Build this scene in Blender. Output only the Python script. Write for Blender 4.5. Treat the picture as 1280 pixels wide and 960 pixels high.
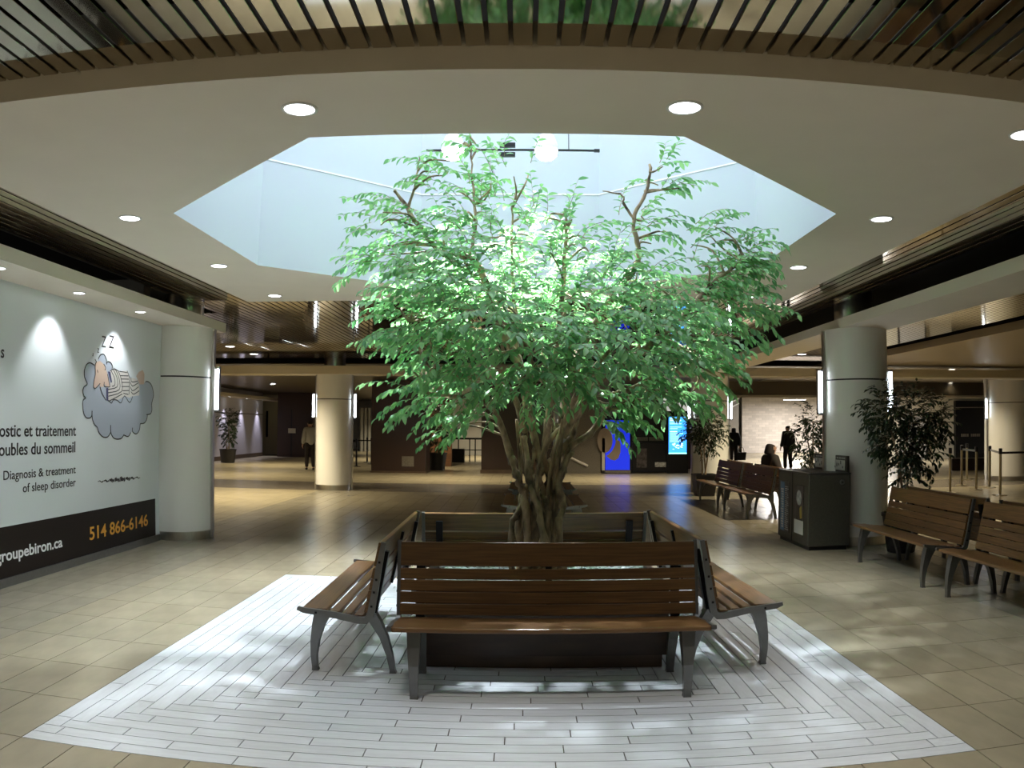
import bpy, bmesh, math, random
from mathutils import Vector, Matrix
import numpy as np

scene = bpy.context.scene
for o in list(bpy.data.objects):
    bpy.data.objects.remove(o, do_unlink=True)
C = scene.collection
PI = math.pi
rnd = random.Random(7)

# ------------------------------------------------------------------ camera
# wide-angle compact-camera lens with its barrel distortion (focal 1011 px at 1280 px width)
cam_data = bpy.data.cameras.new('camera')
cam = bpy.data.objects.new('camera', cam_data)
C.objects.link(cam)
scene.camera = cam
cam_data.type = 'PANO'
cam_data.panorama_type = 'FISHEYE_LENS_POLYNOMIAL'
cam_data.sensor_fit = 'HORIZONTAL'
cam_data.sensor_width = 36.0
cam_data.sensor_height = 27.0
cam_data.fisheye_fov = PI
cam_data.fisheye_polynomial_k0 = 0.0
cam_data.fisheye_polynomial_k1 = -3.51721359e-02
cam_data.fisheye_polynomial_k2 = -1.28146085e-06
cam_data.fisheye_polynomial_k3 = 2.54441276e-06
cam_data.fisheye_polynomial_k4 = -4.24129965e-09
cam_data.clip_end = 300
_p, _y, _r = .05176, .01211, .00541
_f = Vector((-math.sin(_y) * math.cos(_p), math.cos(_y) * math.cos(_p), math.sin(_p)))
_R = Vector((math.cos(_y), math.sin(_y), 0))
_U = _R.cross(_f)
_R2 = _R * math.cos(_r) + _U * math.sin(_r)
_U2 = -_R * math.sin(_r) + _U * math.cos(_r)
cam.matrix_world = Matrix(((_R2.x, _U2.x, -_f.x, 0), (_R2.y, _U2.y, -_f.y, 0), (_R2.z, _U2.z, -_f.z, 1.6), (0, 0, 0, 1)))

# ------------------------------------------------------------------ world, exposure
w = bpy.data.worlds.new('world')
scene.world = w
w.use_nodes = True
w.node_tree.nodes['Background'].inputs[0].default_value = (.9, .85, .75, 1)
w.node_tree.nodes['Background'].inputs[1].default_value = .03
vs = scene.view_settings
vs.view_transform = 'Standard'
vs.look = 'None'
vs.gamma = 1
vs.use_curve_mapping = False
vs.exposure = 0.64

LIGHT = dict(sky=2.25, spot=680, down=60, mural=26, tube=14, far=170, side=470, near=135)

# ------------------------------------------------------------------ helpers
def link(o, parent=None):
    C.objects.link(o)
    if parent is not None:
        o.parent = parent
    return o

def tag(o, label=None, cat=None, group=None, kind=None):
    if label: o['label'] = label
    if cat: o['category'] = cat
    if group: o['group'] = group
    if kind: o['kind'] = kind
    return o

def empty(name, loc=(0, 0, 0), rz=0.0):
    o = bpy.data.objects.new(name, None)
    o.empty_display_size = .1
    o.location = loc
    o.rotation_euler = (0, 0, rz)
    return link(o)

def copy_tree(o, parent=None):
    c = o.copy()
    link(c, parent)
    for ch in list(o.children):
        copy_tree(ch, c)
    return c

class MB:
    """collects vertices and faces, then links ONE mesh object"""
    def __init__(s):
        s.v = []; s.f = []; s.m = []
    def add(s, vs, fs, mi=0):
        n = len(s.v)
        s.v += [tuple(p) for p in vs]
        s.f += [tuple(i + n for i in f) for f in fs]
        s.m += [mi] * len(fs)
        return s
    def box(s, x0, x1, y0, y1, z0, z1, mi=0):
        return s.add([(x0, y0, z0), (x1, y0, z0), (x1, y1, z0), (x0, y1, z0), (x0, y0, z1), (x1, y0, z1), (x1, y1, z1), (x0, y1, z1)],
                     [(0, 3, 2, 1), (4, 5, 6, 7), (0, 1, 5, 4), (1, 2, 6, 5), (2, 3, 7, 6), (3, 0, 4, 7)], mi)
    def rbox(s, x0, x1, y0, y1, z0, z1, r=.01, mi=0):
        """box with chamfered edges"""
        bm = bmesh.new()
        bmesh.ops.create_cube(bm, size=1)
        for v in bm.verts:
            v.co = Vector(((x0 + x1) / 2 + v.co.x * (x1 - x0), (y0 + y1) / 2 + v.co.y * (y1 - y0), (z0 + z1) / 2 + v.co.z * (z1 - z0)))
        bmesh.ops.bevel(bm, geom=bm.edges[:], offset=r, segments=2, profile=.5, affect='EDGES')
        bm.verts.index_update()
        s.add([v.co[:] for v in bm.verts], [[v.index for v in f.verts] for f in bm.faces], mi)
        bm.free()
        return s
    def prism(s, poly, axis, a0, a1, mi=0):
        """extrude a polygon of 2D points along axis x, y or z"""
        def P(p, a):
            return {'x': (a, p[0], p[1]), 'y': (p[0], a, p[1]), 'z': (p[0], p[1], a)}[axis]
        n = len(poly)
        vs = [P(p, a0) for p in poly] + [P(p, a1) for p in poly]
        fs = [tuple(range(n - 1, -1, -1)), tuple(range(n, 2 * n))] + [(i, (i + 1) % n, n + (i + 1) % n, n + i) for i in range(n)]
        return s.add(vs, fs, mi)
    def ribbon(s, path, width, x0, x1, mi=0):
        """rectangular section swept along a path in the y-z plane, extruded x0..x1"""
        n = len(path); L = []; R = []
        wd = width if isinstance(width, (list, tuple)) else [width] * n
        for i in range(n):
            a = Vector(path[max(i - 1, 0)]); b = Vector(path[min(i + 1, n - 1)])
            t = (b - a).normalized(); nn = Vector((-t.y, t.x)) * wd[i] / 2
            p = Vector(path[i]); L.append(p + nn); R.append(p - nn)
        vs = []
        for i in range(n):
            vs += [(x0, *L[i]), (x1, *L[i]), (x1, *R[i]), (x0, *R[i])]
        fs = [(0, 1, 2, 3), (4 * n - 1, 4 * n - 2, 4 * n - 3, 4 * n - 4)]
        for i in range(n - 1):
            k = 4 * i
            for j in range(4):
                fs.append((k + j, k + 4 + j, k + 4 + (j + 1) % 4, k + (j + 1) % 4))
        return s.add(vs, fs, mi)
    def loft(s, rings, mi=0, cap=True):
        n = len(rings[0]); vs = [p for r in rings for p in r]; fs = []
        for i in range(len(rings) - 1):
            for j in range(n):
                fs.append((i * n + j, i * n + (j + 1) % n, (i + 1) * n + (j + 1) % n, (i + 1) * n + j))
        if cap:
            fs.append(tuple(range(n - 1, -1, -1)))
            fs.append(tuple(range((len(rings) - 1) * n, len(rings) * n)))
        return s.add(vs, fs, mi)
    def tube(s, path, rad, n=6, mi=0):
        path = [Vector(p) for p in path]
        rr = rad if isinstance(rad, (list, tuple)) else [rad] * len(path)
        rings = []; u = None
        for i, p in enumerate(path):
            t = (path[min(i + 1, len(path) - 1)] - path[max(i - 1, 0)]).normalized()
            if u is None:
                u = t.orthogonal().normalized()
            u = (u - t * u.dot(t))
            u = u.normalized() if u.length > 1e-6 else t.orthogonal().normalized()
            v = t.cross(u)
            rings.append([tuple(p + (u * math.cos(2 * PI * k / n) + v * math.sin(2 * PI * k / n)) * rr[i]) for k in range(n)])
        return s.loft(rings, mi)
    def lathe(s, prof, cx=0, cy=0, n=24, mi=0, a0=0, cap=True):
        rings = [[(cx + r * math.cos(a0 + 2 * PI * k / n), cy + r * math.sin(a0 + 2 * PI * k / n), z) for k in range(n)] for r, z in prof]
        return s.loft(rings, mi, cap)
    def build(s, name, mat, parent=None, smooth=False, kind=None, angle=None):
        me = bpy.data.meshes.new(name)
        me.from_pydata(s.v, [], s.f)
        mats = mat if isinstance(mat, (list, tuple)) else [mat]
        for m in mats:
            me.materials.append(m)
        if len(mats) > 1:
            me.polygons.foreach_set('material_index', s.m)
        if smooth:
            me.polygons.foreach_set('use_smooth', [True] * len(me.polygons))
            if angle is not None:
                me.set_sharp_from_angle(angle=math.radians(angle))
        me.update()
        o = link(bpy.data.objects.new(name, me), parent)
        if kind:
            o['kind'] = kind
        return o

def spline(pts, k=4):
    """Catmull-Rom through 3D points"""
    P = [Vector(p) for p in pts]; out = []
    for i in range(len(P) - 1):
        p0 = P[max(i - 1, 0)]; p1 = P[i]; p2 = P[i + 1]; p3 = P[min(i + 2, len(P) - 1)]
        for j in range(k):
            t = j / k
            out.append(.5 * ((2 * p1) + (p2 - p0) * t + (2 * p0 - 5 * p1 + 4 * p2 - p3) * t * t + (3 * p1 - p0 - 3 * p2 + p3) * t ** 3))
    out.append(P[-1])
    return out

# ------------------------------------------------------------------ materials
def nodes(name):
    m = bpy.data.materials.new(name)
    m.use_nodes = True
    nt = m.node_tree
    return m, nt, nt.nodes['Principled BSDF']

def mat(name, col, rough=.5, metal=0., var=.0, scale=6., bump=0., bscale=60., stretch=None, spec=.5, per=0.):
    """principled with optional noise variation, grain stretch, fine bump and per-piece variation"""
    m, nt, b = nodes(name)
    b.inputs['Roughness'].default_value = rough
    b.inputs['Metallic'].default_value = metal
    b.inputs['Specular IOR Level'].default_value = spec
    b.inputs['Base Color'].default_value = (*col, 1)
    N = nt.nodes; Lk = nt.links.new
    tc = N.new('ShaderNodeTexCoord')
    mp = N.new('ShaderNodeMapping')
    Lk(tc.outputs['Object'], mp.inputs[0])
    if stretch:
        mp.inputs['Scale'].default_value = stretch
    last = None
    if var > 0:
        nz = N.new('ShaderNodeTexNoise'); nz.inputs['Scale'].default_value = scale; nz.inputs['Detail'].default_value = 5
        Lk(mp.outputs[0], nz.inputs['Vector'])
        rp = N.new('ShaderNodeMapRange'); rp.inputs[1].default_value = .3; rp.inputs[2].default_value = .7
        rp.inputs[3].default_value = 1 - var; rp.inputs[4].default_value = 1 + var
        Lk(nz.outputs['Fac'], rp.inputs[0]); last = rp.outputs[0]
    if per > 0:
        oi = N.new('ShaderNodeObjectInfo'); ge = N.new('ShaderNodeNewGeometry')
        ad = N.new('ShaderNodeMath'); ad.operation = 'ADD'
        Lk(oi.outputs['Random'], ad.inputs[0]); Lk(ge.outputs['Random Per Island'], ad.inputs[1])
        fr = N.new('ShaderNodeMath'); fr.operation = 'FRACT'; Lk(ad.outputs[0], fr.inputs[0])
        r2 = N.new('ShaderNodeMapRange'); r2.inputs[3].default_value = 1 - per; r2.inputs[4].default_value = 1 + per
        Lk(fr.outputs[0], r2.inputs[0])
        if last is None:
            last = r2.outputs[0]
        else:
            mu = N.new('ShaderNodeMath'); mu.operation = 'MULTIPLY'; Lk(last, mu.inputs[0]); Lk(r2.outputs[0], mu.inputs[1]); last = mu.outputs[0]
    if last is not None:
        mx = N.new('ShaderNodeVectorMath'); mx.operation = 'SCALE'
        mx.inputs[0].default_value = col; Lk(last, mx.inputs['Scale']); Lk(mx.outputs[0], b.inputs['Base Color'])
    if bump > 0:
        n2 = N.new('ShaderNodeTexNoise'); n2.inputs['Scale'].default_value = bscale; n2.inputs['Detail'].default_value = 3
        Lk(mp.outputs[0], n2.inputs['Vector'])
        bp = N.new('ShaderNodeBump'); bp.inputs['Strength'].default_value = bump; bp.inputs['Distance'].default_value = .01
        Lk(n2.outputs['Fac'], bp.inputs['Height']); Lk(bp.outputs[0], b.inputs['Normal'])
    return m

def emit(name, col, s):
    m, nt, b = nodes(name)
    b.inputs['Base Color'].default_value = (*[min(1, c) for c in col], 1)
    b.inputs['Emission Color'].default_value = (*col, 1)
    b.inputs['Emission Strength'].default_value = s
    return m

def tiles_mat(name, col, grout, sx, sy, rough=.25, ox=0, oy=0):
    """procedural tile joints in world metres for floor too far away to tell the tiles apart"""
    m, nt, b = nodes(name)
    N = nt.nodes; Lk = nt.links.new
    tc = N.new('ShaderNodeTexCoord'); sp = N.new('ShaderNodeSeparateXYZ'); Lk(tc.outputs['Object'], sp.inputs[0])
    fs = []
    for ax, s_, o_ in ((0, sx, ox), (1, sy, oy)):
        a = N.new('ShaderNodeMath'); a.operation = 'SUBTRACT'; Lk(sp.outputs[ax], a.inputs[0]); a.inputs[1].default_value = o_
        d = N.new('ShaderNodeMath'); d.operation = 'DIVIDE'; Lk(a.outputs[0], d.inputs[0]); d.inputs[1].default_value = s_
        f = N.new('ShaderNodeMath'); f.operation = 'FRACT'; Lk(d.outputs[0], f.inputs[0])
        l = N.new('ShaderNodeMath'); l.operation = 'LESS_THAN'; Lk(f.outputs[0], l.inputs[0]); l.inputs[1].default_value = .004 / s_
        fs.append(l)
    mx = N.new('ShaderNodeMath'); mx.operation = 'MAXIMUM'; Lk(fs[0].outputs[0], mx.inputs[0]); Lk(fs[1].outputs[0], mx.inputs[1])
    nz = N.new('ShaderNodeTexNoise'); nz.inputs['Scale'].default_value = 1.6; nz.inputs['Detail'].default_value = 6
    Lk(tc.outputs['Object'], nz.inputs['Vector'])
    rp = N.new('ShaderNodeMapRange'); rp.inputs[1].default_value = .3; rp.inputs[2].default_value = .7; rp.inputs[3].default_value = .9; rp.inputs[4].default_value = 1.1
    Lk(nz.outputs['Fac'], rp.inputs[0])
    sc = N.new('ShaderNodeVectorMath'); sc.operation = 'SCALE'; sc.inputs[0].default_value = col; Lk(rp.outputs[0], sc.inputs['Scale'])
    mi = N.new('ShaderNodeMix'); mi.data_type = 'RGBA'
    Lk(mx.outputs[0], mi.inputs['Factor']); Lk(sc.outputs[0], mi.inputs['A']); mi.inputs['B'].default_value = (*grout, 1)
    Lk(mi.outputs['Result'], b.inputs['Base Color'])
    b.inputs['Roughness'].default_value = rough
    return m

def leaf_mat(name, c0, c1, trans=.35, rough=.35):
    m, nt, b = nodes(name)
    N = nt.nodes; Lk = nt.links.new
    ge = N.new('ShaderNodeNewGeometry'); oi = N.new('ShaderNodeObjectInfo')
    ad = N.new('ShaderNodeMath'); ad.operation = 'ADD'; Lk(oi.outputs['Random'], ad.inputs[0]); Lk(ge.outputs['Random Per Island'], ad.inputs[1])
    fr = N.new('ShaderNodeMath'); fr.operation = 'FRACT'; Lk(ad.outputs[0], fr.inputs[0])
    mi = N.new('ShaderNodeMix'); mi.data_type = 'RGBA'; Lk(fr.outputs[0], mi.inputs['Factor'])
    mi.inputs['A'].default_value = (*c0, 1); mi.inputs['B'].default_value = (*c1, 1)
    Lk(mi.outputs['Result'], b.inputs['Base Color'])
    b.inputs['Roughness'].default_value = rough
    b.inputs['Specular IOR Level'].default_value = .75
    tr = N.new('ShaderNodeBsdfTranslucent'); Lk(mi.outputs['Result'], tr.inputs['Color'])
    ms = N.new('ShaderNodeMixShader'); ms.inputs[0].default_value = trans
    Lk(b.outputs[0], ms.inputs[1]); Lk(tr.outputs[0], ms.inputs[2])
    Lk(ms.outputs[0], N['Material Output'].inputs['Surface'])
    return m

M = {}
M['drywall'] = mat('painted drywall', (.76, .70, .605), .85, var=.02, scale=3, bump=.02, bscale=200)
M['shaft'] = mat('white painted shaft', (.475, .51, .57), .8)
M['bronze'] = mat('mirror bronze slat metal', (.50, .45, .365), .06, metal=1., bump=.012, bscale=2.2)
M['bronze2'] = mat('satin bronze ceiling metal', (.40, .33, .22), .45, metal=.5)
M['plenum'] = mat('black plenum paint', (.008, .007, .006), .9)
M['grout'] = mat('dark grout', (.06, .045, .036), .9, var=.1)
M['tile'] = mat('beige stone tile', (.30, .262, .182), .27, var=.08, scale=2.2, per=.05)
M['tileg'] = mat('grey beige stone tile', (.275, .245, .18), .27, var=.1, scale=2.2, per=.06)
M['plank'] = mat('pale grey stone plank', (.60, .625, .66), .26, var=.06, scale=3, per=.05)
M['floorfar'] = tiles_mat('beige stone floor', (.36, .31, .205), (.16, .13, .1), .315, .63, .27, -2.488, 3.477)
M['granite'] = mat('dark granite floor band', (.16, .135, .105), .27, var=.3, scale=40)
M['column'] = mat('white enamel column cladding', (.83, .815, .78), .22, var=.015, scale=2)
M['steel'] = mat('brushed stainless steel', (.55, .53, .49), .28, metal=1., var=.12, scale=30, stretch=(8, 8, .3))
M['alu'] = mat('cast aluminium frame', (.20, .20, .195), .36, metal=.8, var=.06, scale=20)
M['wood'] = mat('varnished brown wood', (.16, .080, .029), .30, var=.35, scale=9, stretch=(.35, 9, 9), per=.12)
M['planter'] = mat('dark brown planter laminate', (.05, .028, .016), .4, var=.2, scale=5, stretch=(1, 1, 4))
M['plinth'] = mat('brown plinth laminate', (.10, .065, .04), .4, var=.2, scale=5)
M['pebble'] = mat('white pebble', (.62, .66, .66), .6, per=.3)
M['bark'] = mat('grey brown bark', (.30, .215, .13), .75, var=.85, scale=16, bump=.9, bscale=26, stretch=(1, 1, .4))
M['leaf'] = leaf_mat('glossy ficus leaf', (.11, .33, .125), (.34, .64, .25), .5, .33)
M['leafshaded'] = leaf_mat('ficus leaf with low light in colour', (.012, .028, .010), (.03, .06, .02), .15, .4)  # shaded version of the ficus leaf, low light put into its colour
M['wallmural'] = mat('pale grey printed mural', (.70, .745, .77), .32)
M['ink'] = mat('black print ink', (.012, .010, .010), .4)
M['band'] = mat('black brown print band', (.014, .009, .007), .5, spec=.25)
M['orange'] = mat('orange print', (.80, .38, .05), .5)
M['white'] = mat('white print', (.85, .85, .85), .5)
M['cloud'] = mat('blue grey print', (.43, .48, .57), .4)
M['skinprint'] = mat('skin tone print', (.68, .50, .40), .45)
M['pyjama'] = mat('pale pyjama print', (.70, .66, .62), .45)
M['navy'] = mat('navy print', (.05, .05, .14), .45)
M['lampwhite'] = emit('downlight lens', (.92, .95, 1.0), 9)
M['tube'] = emit('fluorescent tube', (.80, .90, 1.0), LIGHT['tube'])
M['spotlens'] = emit('floodlight lens', (.85, .92, 1.0), 14)
M['sky'] = emit('backlit skylight pane', (.83, .90, 1.0), LIGHT['sky'])
M['blackmetal'] = mat('black metal', (.012, .012, .014), .35, metal=.4)
M['trim'] = mat('white trim ring', (.75, .75, .73), .4)
M['darkgranite'] = mat('dark brown granite cladding', (.045, .024, .018), .3, var=.5, scale=60)
M['brick'] = mat('brown brick', (.22, .10, .045), .8, var=.2, per=.2)
M['whitebrick'] = mat('pale brick', (.62, .56, .50), .75, per=.12)
M['greywall'] = mat('light grey wall', (.55, .54, .50), .6, var=.04, scale=2)
M['cream'] = mat('cream wall', (.62, .58, .45), .6)
M['lilac'] = mat('lilac white wall panel', (.62, .60, .64), .45)
M['bin'] = mat('grey brown powder coat', (.062, .055, .042), .5, var=.15, scale=40)
M['binlid'] = mat('dark lid', (.03, .025, .022), .35)
M['pot'] = mat('black planter pot', (.012, .010, .010), .45)
M['soil'] = mat('dark soil', (.03, .02, .012), .95)
M['cloth'] = mat('dark coat cloth', (.010, .010, .012), .85)
M['cloth2'] = mat('brown black coat cloth', (.018, .012, .011), .85)
M['clothgrey'] = mat('pale jacket cloth', (.42, .41, .38), .85)
M['skin'] = mat('skin', (.42, .25, .18), .55)
M['hair'] = mat('dark hair', (.010, .008, .007), .6)
M['blue'] = emit('blue backlit panel', (.008, .03, .75), .5)
M['bluescreen'] = emit('blue screen', (.03, .22, .75), 2.0)
M['screenink'] = emit('screen lettering', (.45, .65, 1.0), 1.6)
M['screenbar'] = emit('screen green bar', (.3, 1.0, .8), 1.8)
M['discgrey'] = mat('grey beige printed disc', (.30, .24, .19), .5)
M['window'] = emit('lit window', (.95, .92, .85), .35)
M['glass'] = mat('dark shop glass', (.006, .006, .007), .12)
M['greyprint'] = mat('grey poster print', (.35, .35, .34), .5, var=.5, scale=14)
M['photoprint'] = mat('dark poster print', (.05, .04, .04), .4, var=.9, scale=9)
M['bluprint'] = mat('blue poster print', (.07, .17, .28), .4)
M['brass'] = mat('dull brass post', (.40, .34, .22), .35, metal=.9)
M['escalator'] = mat('grey brown stair cladding', (.17, .15, .12), .4, var=.2, scale=30)
M['handrail'] = mat('pale handrail', (.55, .52, .46), .35)
M['grass'] = mat('green grass tuft', (.04, .09, .02), .7, per=.4)
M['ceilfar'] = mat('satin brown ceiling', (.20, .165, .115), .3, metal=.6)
M['beam'] = mat('beige beam paint', (.55, .48, .36), .8)

# ================================================================== SETTING
XL, XR, Y0, TA, TB = -2.488, 2.237, 3.477, .315, .63
OX, OY, OW = -.14, 6.314, .976          # octagon centre and half edge
ZC, ZS = 3.09, 3.20                     # plaster ceiling, slat ceiling
S2 = math.sqrt(2)
def octagon(k=1.0):
    a = OW * k; b = OW * (1 + S2) * k
    return [(OX - a, OY - b), (OX + a, OY - b), (OX + b, OY - a), (OX + b, OY + a), (OX + a, OY + b), (OX - a, OY + b), (OX - b, OY + a), (OX - b, OY - a)]

# ---- floor: grout bed under the built tiles, plain stone further off
fb = MB()
ZX0, ZX1, ZY0, ZY1 = -4.87, XR + 9 * TA, Y0 - 2 * TB, Y0 + 25 * TB
fb.add([(ZX0, ZY0, -.007), (ZX1, ZY0, -.007), (ZX1, ZY1, -.007), (ZX0, ZY1, -.007)], [(0, 1, 2, 3)], 0)
def quad(x0, x1, y0, y1, z, mi):
    fb.add([(x0, y0, z), (x1, y0, z), (x1, y1, z), (x0, y1, z)], [(0, 1, 2, 3)], mi)
quad(-4.87, 26, -6, ZY0, 0, 1)
quad(ZX1, 26, ZY0, ZY1, 0, 1)
quad(-20, ZX0, 10.2, ZY1, 0, 1)
quad(-20, 26, ZY1, 22.0, 0.0, 2)
quad(-20, 26, 22.0, 52, 0, 1)
floor = fb.build('floor', [M['grout'], M['floorfar'], M['granite']], kind='structure')

unit = bpy.data.meshes.new('floor_piece')
_u = MB().box(-.5, .5, -.5, .5, -1, 0)
unit.from_pydata(_u.v, [], _u.f)
def piece_mesh(m):
    me = unit.copy(); me.materials.append(m); return me
PM = {k: piece_mesh(M[k]) for k in ('tile', 'tileg', 'plank')}
def piece(name, key, x0, x1, y0, y1, parent):
    g = .003
    o = bpy.data.objects.new(name, PM[key])
    o.location = ((x0 + x1) / 2, (y0 + y1) / 2, 0)
    o.scale = (x1 - x0 - 2 * g, y1 - y0 - 2 * g, .02)
    return link(o, parent)

WY0, WY1 = Y0, Y0 + TB / 6 + 4.725        # pale plank field
tl = []
for i in range(-8, 24):
    x0 = XL + i * TA; x1 = x0 + TA
    x0 = max(x0, ZX0)
    for j in range(-2, 25):
        y0 = Y0 + j * TB; y1 = y0 + TB
        if 0 <= i < 15:
            if y1 <= WY1 and y0 >= WY0 - 1e-6: continue
            if y0 < WY1 < y1: y0 = WY1
        tl.append((math.hypot((x0 + x1) / 2, (y0 + y1) / 2) + (6 if y1 < 2.9 else 0), x0, x1, y0, y1))
tl.sort()
rest = {'tile': MB(), 'tileg': MB()}
for n, (d, x0, x1, y0, y1) in enumerate(tl):
    k = 'tileg' if (x1 < -3.7 or x0 > 4.1) else 'tile'
    if n < 298:
        piece('tile', k, x0, x1, y0, y1, floor)
    else:
        rest[k].box(x0 + .003, x1 - .003, y0 + .003, y1 - .003, -.02, 0)
rt = MB()
for k, i in (('tile', 0), ('tileg', 1)):
    rt.add(rest[k].v, rest[k].f, i)
rt.build('tile_field', [M['tile'], M['tileg']], floor, kind='stuff')

# pale planks laid in concentric squares, with one extra course at the front
PW = TB / 6
pl = []
def run(a0, a1, off):
    """cut a course a0..a1 into planks"""
    out = []; a = a0; nxt = a0 + off
    while nxt < a1 - .03:
        if nxt - a > .05: out.append((a, nxt)); a = nxt
        nxt += TB
    out.append((a, a1))
    return out
for a, b in run(XL, XR, .52): pl.append((0, a, b, WY0, WY0 + PW))
cy0 = WY0 + PW
for r in range(22):
    o_ = r * PW
    xa, xb, ya, yb = XL + o_, XR - o_, cy0 + o_, WY1 - o_
    if xb - xa < .25: break
    off = TB * ((.22 + r * .37) % 1)
    for a, b in run(xa, xb, off): pl.append((r, a, b, ya, ya + PW)); 
    for a, b in run(xa, xb, TB - off + .01): pl.append((r, a, b, yb - PW, yb))
    for a, b in run(ya + PW, yb - PW, off): pl.append((r, xa, xa + PW, a, b)); 
    for a, b in run(ya + PW, yb - PW, TB - off + .01): pl.append((r, xb - PW, xb, a, b))
pl.sort(key=lambda t: (t[3] + t[4]) / 2 + (3 if (abs((t[1] + t[2]) / 2 - .15) < .75 and 5.15 < (t[3] + t[4]) / 2 < 6.8) else 0))
rp_ = MB()
for n, (r, x0, x1, y0, y1) in enumerate(pl):
    if n < 298:
        piece('plank', 'plank', x0, x1, y0, y1, floor)
    else:
        rp_.box(x0 + .003, x1 - .003, y0 + .003, y1 - .003, -.02, 0)
rp_.build('plank_field', M['plank'], floor, kind='stuff')

# ---- plaster ceiling plate with the octagonal opening
PX0, PX1, PY0, PY1 = -3.37, 3.14, 3.18, 9.53
oc = octagon()
sq = [(oc[0][0], PY0), (oc[1][0], PY0), (PX1, PY0), (PX1, oc[2][1]), (PX1, oc[3][1]), (PX1, PY1), (oc[4][0], PY1), (oc[5][0], PY1), (PX0, PY1), (PX0, oc[6][1]), (PX0, oc[7][1]), (PX0, PY0)]
cp = MB()
T = 3.32
V = [(x, y, ZC) for x, y in oc] + [(x, y, ZC) for x, y in sq]
n8 = 8
F = [(0, 1, 9, 8), (1, 2, 11, 10, 9), (2, 3, 12, 11), (3, 4, 14, 13, 12), (4, 5, 15, 14), (5, 6, 17, 16, 15), (6, 7, 18, 17), (7, 0, 8, 19, 18)]
cp.add(V, F)
nb = len(V)
V2 = [(x, y, T) for x, y in oc] + [(x, y, T) for x, y in sq]
cp.add(V2, [tuple(reversed(f)) for f in F])
cp.add([(x, y, ZC) for x, y in sq] + [(x, y, T) for x, y in sq], [(i, (i + 1) % 12, 12 + (i + 1) % 12, 12 + i) for i in range(12)])
ceiling = cp.build('ceiling', M['drywall'], kind='structure')

# ---- skylight shaft above the opening
sh = MB()
ocb = octagon(1.025)
def ringwall(pa, za, pb, zb):
    n = len(pa)
    sh.add([(x, y, za) for x, y in pa] + [(x, y, zb) for x, y in pb], [(i, (i + 1) % n, n + (i + 1) % n, n + i) for i in range(n)])
ringwall(oc, ZC, oc, 4.15); ringwall(oc, 4.15, ocb, 4.15); ringwall(ocb, 4.15, ocb, 5.35)
o2 = octagon(1.08)
ringwall(o2, 3.32, o2, 5.45)
sh.build('wall_shaft', M['shaft'], kind='structure')
for i in range(8):
    a, b = oc[i], oc[(i + 1) % 8]
    ia = [(OX + (p[0] - OX) * .997, OY + (p[1] - OY) * .997) for p in (a, b)]
    MB().add([(*a, 4.14), (*b, 4.14), (*ia[1], 4.14), (*ia[0], 4.14), (*a, 4.156), (*b, 4.156), (*ia[1], 4.156), (*ia[0], 4.156)], [(0, 3, 2, 1), (4, 5, 6, 7), (0, 1, 5, 4), (1, 2, 6, 5), (2, 3, 7, 6), (3, 0, 4, 7)]).build('trim_%d' % (20 + i), M['trim'], kind='structure')
sk = empty('skylight', (OX, OY, 5.30))
tag(sk, 'glowing octagonal skylight with white bars at the top of the shaft above the tree', 'skylight')
b8 = OW * (1 + S2) * 1.02
def clip_oct(x0, x1, y0, y1):
    """rectangle clipped by the octagon, local coordinates"""
    poly = [(x0, y0), (x1, y0), (x1, y1), (x0, y1)]
    lim = OW * (2 + S2) * 1.02
    for nx, ny in ((1, 1), (1, -1), (-1, 1), (-1, -1)):
        out = []
        for i in range(len(poly)):
            a = poly[i]; b = poly[(i + 1) % len(poly)]
            da = nx * a[0] + ny * a[1] - lim; db = nx * b[0] + ny * b[1] - lim
            if da <= 0: out.append(a)
            if da * db < 0:
                t = da / (da - db); out.append((a[0] + (b[0] - a[0]) * t, a[1] + (b[1] - a[1]) * t))
        poly = out
        if len(poly) < 3: return None
    return poly
nb_ = 4
for i in range(nb_):
    for j in range(nb_):
        s_ = 2 * b8 / nb_
        p = clip_oct(-b8 + i * s_, -b8 + (i + 1) * s_, -b8 + j * s_, -b8 + (j + 1) * s_)
        if p:
            MB().prism(p, 'z', 0, .02).build('pane', M['sky'], sk)
for i in range(nb_ + 1):
    t = -b8 + i * 2 * b8 / nb_
    h_ = min(b8, b8 + OW * 1.02 - abs(t)) if abs(t) > OW else b8
    MB().box(t - .03, t + .03, -h_, h_, -.05, 0).build('glazing_bar', M['shaft'], sk)
    MB().box(-h_, h_, t - .03, t + .03, -.05, 0).build('glazing_bar', M['shaft'], sk)

# ---- slat ceilings: black void above, one metal slat per piece
pv = MB()
pv.add([(-20, -6, 3.5), (26, -6, 3.5), (26, PY0, 3.5), (-20, PY0, 3.5)], [(0, 3, 2, 1)])
pv.add([(-20, PY1, 3.5), (26, PY1, 3.5), (26, 52, 3.5), (-20, 52, 3.5)], [(0, 3, 2, 1)])
pv.add([(-20, PY0, 3.5), (PX0, PY0, 3.5), (PX0, PY1, 3.5), (-20, PY1, 3.5)], [(0, 3, 2, 1)])
pv.add([(PX1, PY0, 3.5), (26, PY0, 3.5), (26, PY1, 3.5), (PX1, PY1, 3.5)], [(0, 3, 2, 1)])
slatceil = pv.build('ceiling', M['plenum'], kind='structure')
sl = bpy.data.meshes.new('slat')
_s = MB().prism([(-.04, .018), (-.04, .002), (-.038, 0), (.038, 0), (.04, .002), (.04, .018)], 'y', -.5, .5)
sl.from_pydata(_s.v, [], _s.f); sl.materials.append(M['bronze'])
def slat(x, y0, y1, z=ZS):
    o = bpy.data.objects.new('slat', sl)
    o.location = (x, (y0 + y1) / 2, z); o.scale = (1, y1 - y0, 1)
    return link(o, slatceil)
x = -4.40
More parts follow.
